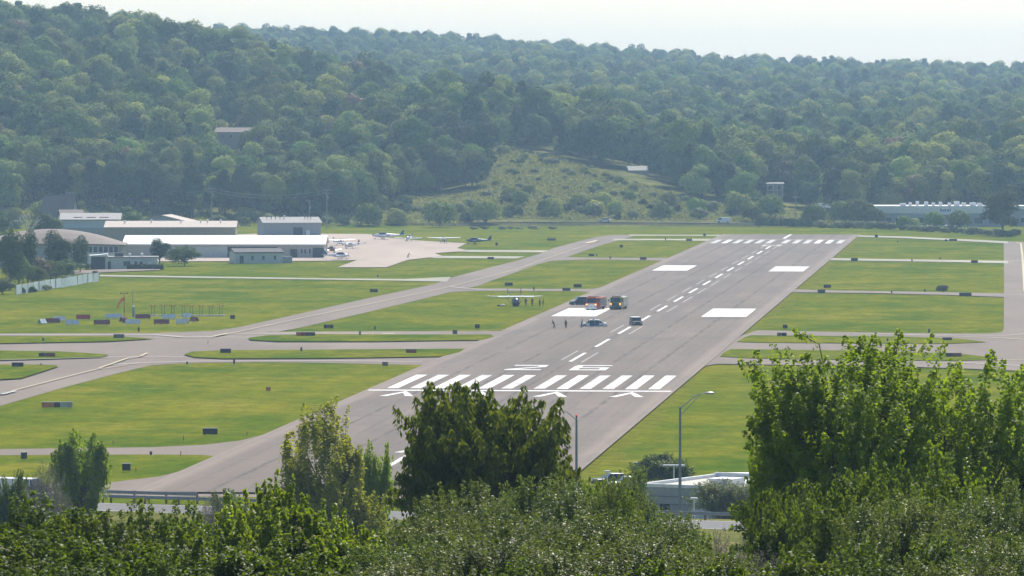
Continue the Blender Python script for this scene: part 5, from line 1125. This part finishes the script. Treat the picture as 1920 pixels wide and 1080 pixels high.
p = gp(233, 605); m_p = mpp(p.y); o = thing('windsock', 'orange windsock hanging from a red-white mast in the marker circle', 'windsock', p)
hh = 57 * m_p
for k in range(6): MB().tube([(0, 0, hh * k / 6), (0, 0, hh * (k + 1) / 6)], .085, 8).part('mast_section', 'sign_orange' if k % 2 else 'dull_red', o)
MB().tube([(0, 0, hh * .8), (-.35, 0, hh * .78), (-.9, -.1, hh * .66), (-1.45, -.2, hh * .48)], [.34, .32, .25, .17], 10, False).part('sock', 'orange_cloth_lit_roof', o)
MB().box2((-.35, -.35, 0), (.35, .35, .95)).part('control_box', 'dull_red', o)
MB().tube([(-.7, 0, hh * .96), (.7, 0, hh * .96)], .04, 6).part('lamp_arm', 'dark_metal', o)
for x in (-.7, .7): MB().ball((x, 0, hh * .96 + .06), .14).part('lamp', 'dark_metal', o)
p = gp(249, 594); o = thing('weather_mast', 'slim grey weather mast with white sensor head beside the windsock', 'mast', p); hh = 50 * mpp(p.y)
MB().tube([(0, 0, 0), (0, 0, hh)], [.1, .05], 8).part('mast', 'galvanised', o); MB().box2((-.14, -.2, 0), (.42, .14, 1.9)).part('cabinet', 'wall_grey', o); MB().ball((.14, -.05, 2.15), .26).part('sensor_head', 'white_gloss', o); MB().tube([(-.4, 0, hh - .2), (.4, 0, hh - .2)], .03, 5).part('arm', 'galvanised', o)
for j, px in enumerate((287, 306, 324, 344, 359, 377, 395, 414)):
    p = gp(px, 592.5); m_ = mpp(p.y); hh = 18.5 * m_; o = thing('antenna_frame', 'orange-topped T-shaped antenna frame in the row beside the marker circle', 'antenna', p, 0, 'antenna frames in a row')
    for x in (-.27, .27): MB().box2((x - .05, -.05, 0), (x + .05, .05, hh)).part('post', 'wood_pole', o)
    MB().box2((-.72, -.07, hh), (.72, .07, hh + .14)).part('crossbar', 'sign_orange', o); MB().box2((-.9, -.6, 0), (.9, .6, .22)).part('base', 'galvanised', o)
    for x in (-.6, .6): MB().tube([(x, 0, hh + .14), (x, 0, hh + .6)], .035, 5).part('element', 'sign_orange', o)

# ------------------------------------------------------------------ guard rails and street lamps
def guard_rail(label, x0, x1, off, z_top=.78):
    Y0 = rail_y(x0) + off; z0 = tz(x0, Y0); o = thing('guard_rail', label, 'guard rail', (x0, Y0, z0), math.atan2(-.41, 1)); L = (x1 - x0) * math.sqrt(1 + .41 ** 2)
    prof = [(-.06, z_top), (-.12, z_top - .07), (-.06, z_top - .17), (-.12, z_top - .27), (-.06, z_top - .34), (-.03, z_top - .34), (-.085, z_top - .27), (-.03, z_top - .17), (-.085, z_top - .07), (-.03, z_top)]
    n = max(1, round(L / 3.81)); q = L / n
    bm_ = MB().extrude(prof, 'x', 0, q - .012).mesh('beam', 'rail_steel'); pm2 = MB().box2((-.08, 0, -.4), (.08, .2, z_top + .02)).mesh('post', 'rust')
    for k in range(n): link('beam', bm_, o, (k * q, 0, 0)); link('post', pm2, o, (k * q, 0, 0))
    link('post', pm2, o, (L - .1, 0, 0))
guard_rail('galvanised guard rail along the road in front of the depot', 8, 62, 0)
guard_rail('galvanised guard rail beside the road left of the large dark tree', -62, -2, 0)
guard_rail('second guard rail behind the left road rail', -62, -32, 4.2, .95)
def lamp(label, px, py_top, D, arm, off=0., double=True, red=False):
    X = xat(px, D); z0 = tz(X, D); zt = at(px, py_top, D).z; h = zt - z0; o = thing('street_lamp', label, 'street lamp', (X, D, z0))
    MB().tube([(0, 0, 0), (0, 0, h)], [.17, .11], 10).part('pole', 'lamp_steel', o); MB().box2((-.25, -.25, -.1), (.25, .25, .35)).part('base', 'galvanised', o); MB().tube([(0, 0, h), (0, 0, h + .1)], [.13, .05], 8).part('cap', 'galvanised', o)
    s = 1 if arm > 0 else -1; a = abs(arm)
    up = [(0, 0, h - .1), (s * a * .55, 0, h + a * .42), (s * a * .8, 0, h + a * .53), (s * a, 0, h + a * .55)]
    MB().tube(up, [.05, .045, .04, .04], 7).part('arm', 'galvanised', o)
    if double: MB().tube([(0, 0, h - .85), (s * a * .45, 0, h + a * .15), (s * a * .78, 0, h + a * .515)], [.045, .04, .035], 7).part('brace', 'galvanised', o)
    x = s * (a + .3); hd = MB().loft([[(s * (a - .12) + s * t * .95, w * .3 * math.cos(q), h + a * .55 + .02 + w * .13 * math.sin(q)) for q in np.linspace(0, 2 * math.pi, 10, endpoint=False)] for t, w in ((0, .3), (.15, .75), (.5, 1), (.85, .8), (1, .3))]); hd = hd.part('lamp_head', 'galvanised', o, smooth=True)
    MB().loft([[(x + .3 * k * math.cos(q), .16 * k * math.sin(q), h + a * .55 - .09 - .07 * (1 - k)) for q in np.linspace(0, 2 * math.pi, 10, endpoint=False)] for k in (1, .4)]).part('lens', 'white_gloss', hd)
    if red:
        b = MB().tube([(0, 0, h + .1), (0, 0, h + .3)], .09, 8).part('beacon_stem', 'dark_metal', o); MB().ball((0, 0, h + .40), .12).part('beacon', 'red_light', b)
plain('lamp_steel', (.16, .21, .23), .45, .4)
lamp('tall steel street lamp with double curved arm in front of the right field', 1275.5, 764, 560, 2.55)
lamp('street lamp with red beacon rising behind the large dark tree', 1081, 786, 575, -1.75, double=False, red=True)
def lot_light(label, px, py_top, D, w=1.2):
    X = xat(px, D); z0 = tz(X, D); h = at(px, py_top, D).z - z0; o = thing('lot_light', label, 'lamp', (X, D, z0)); MB().tube([(0, 0, 0), (0, 0, h)], .07, 8).part('pole', 'trim_white', o); MB().extrude([(-w / 2, h), (w / 2, h), (w / 2 - .1, h + .16), (-w / 2 + .1, h + .16)], 'y', -.22, .22).part('lamp_head', 'trim_white', o); MB().box2((-.15, -.15, -.05), (.15, .15, .2)).part('base', 'galvanised', o)
lot_light('flat-headed white lot light before the round shrub at the runway end', 1264, 874, 628, 2.6); lot_light('small white lamp post behind the guard rail by the depot', 1302, 936, 563, .85); lot_light('slanted lot light beyond the silvery shrubs left of the depot', 1139, 885, 632, .8); lot_light('white lot light showing through the poplar leaves', 1447, 848, 640, 1.6)

# ------------------------------------------------------------------ air
hz = MB().box((0, 4400, 79), (17000, 9700, 170))
hm = bpy.data.meshes.new('haze'); hm.from_pydata(hz.v, [], hz.f)
m_ = bpy.data.materials.new('haze_air'); m_.use_nodes = True; MATS['haze'] = m_
nn = m_.node_tree.nodes; nn.remove(nn['Principled BSDF'])
pv = nn.new('ShaderNodeVolumePrincipled'); pv.inputs['Color'].default_value = (.48, .74, 1.0, 1); pv.inputs['Density'].default_value = HAZE
pv.inputs['Anisotropy'].default_value = 0.25
m_.node_tree.links.new(pv.outputs[0], nn['Material Output'].inputs['Volume'])
hm.materials.append(m_); haze = link('haze', hm); haze['kind'] = 'stuff'; tag(haze, 'thin pale summer haze over the whole valley', 'haze')
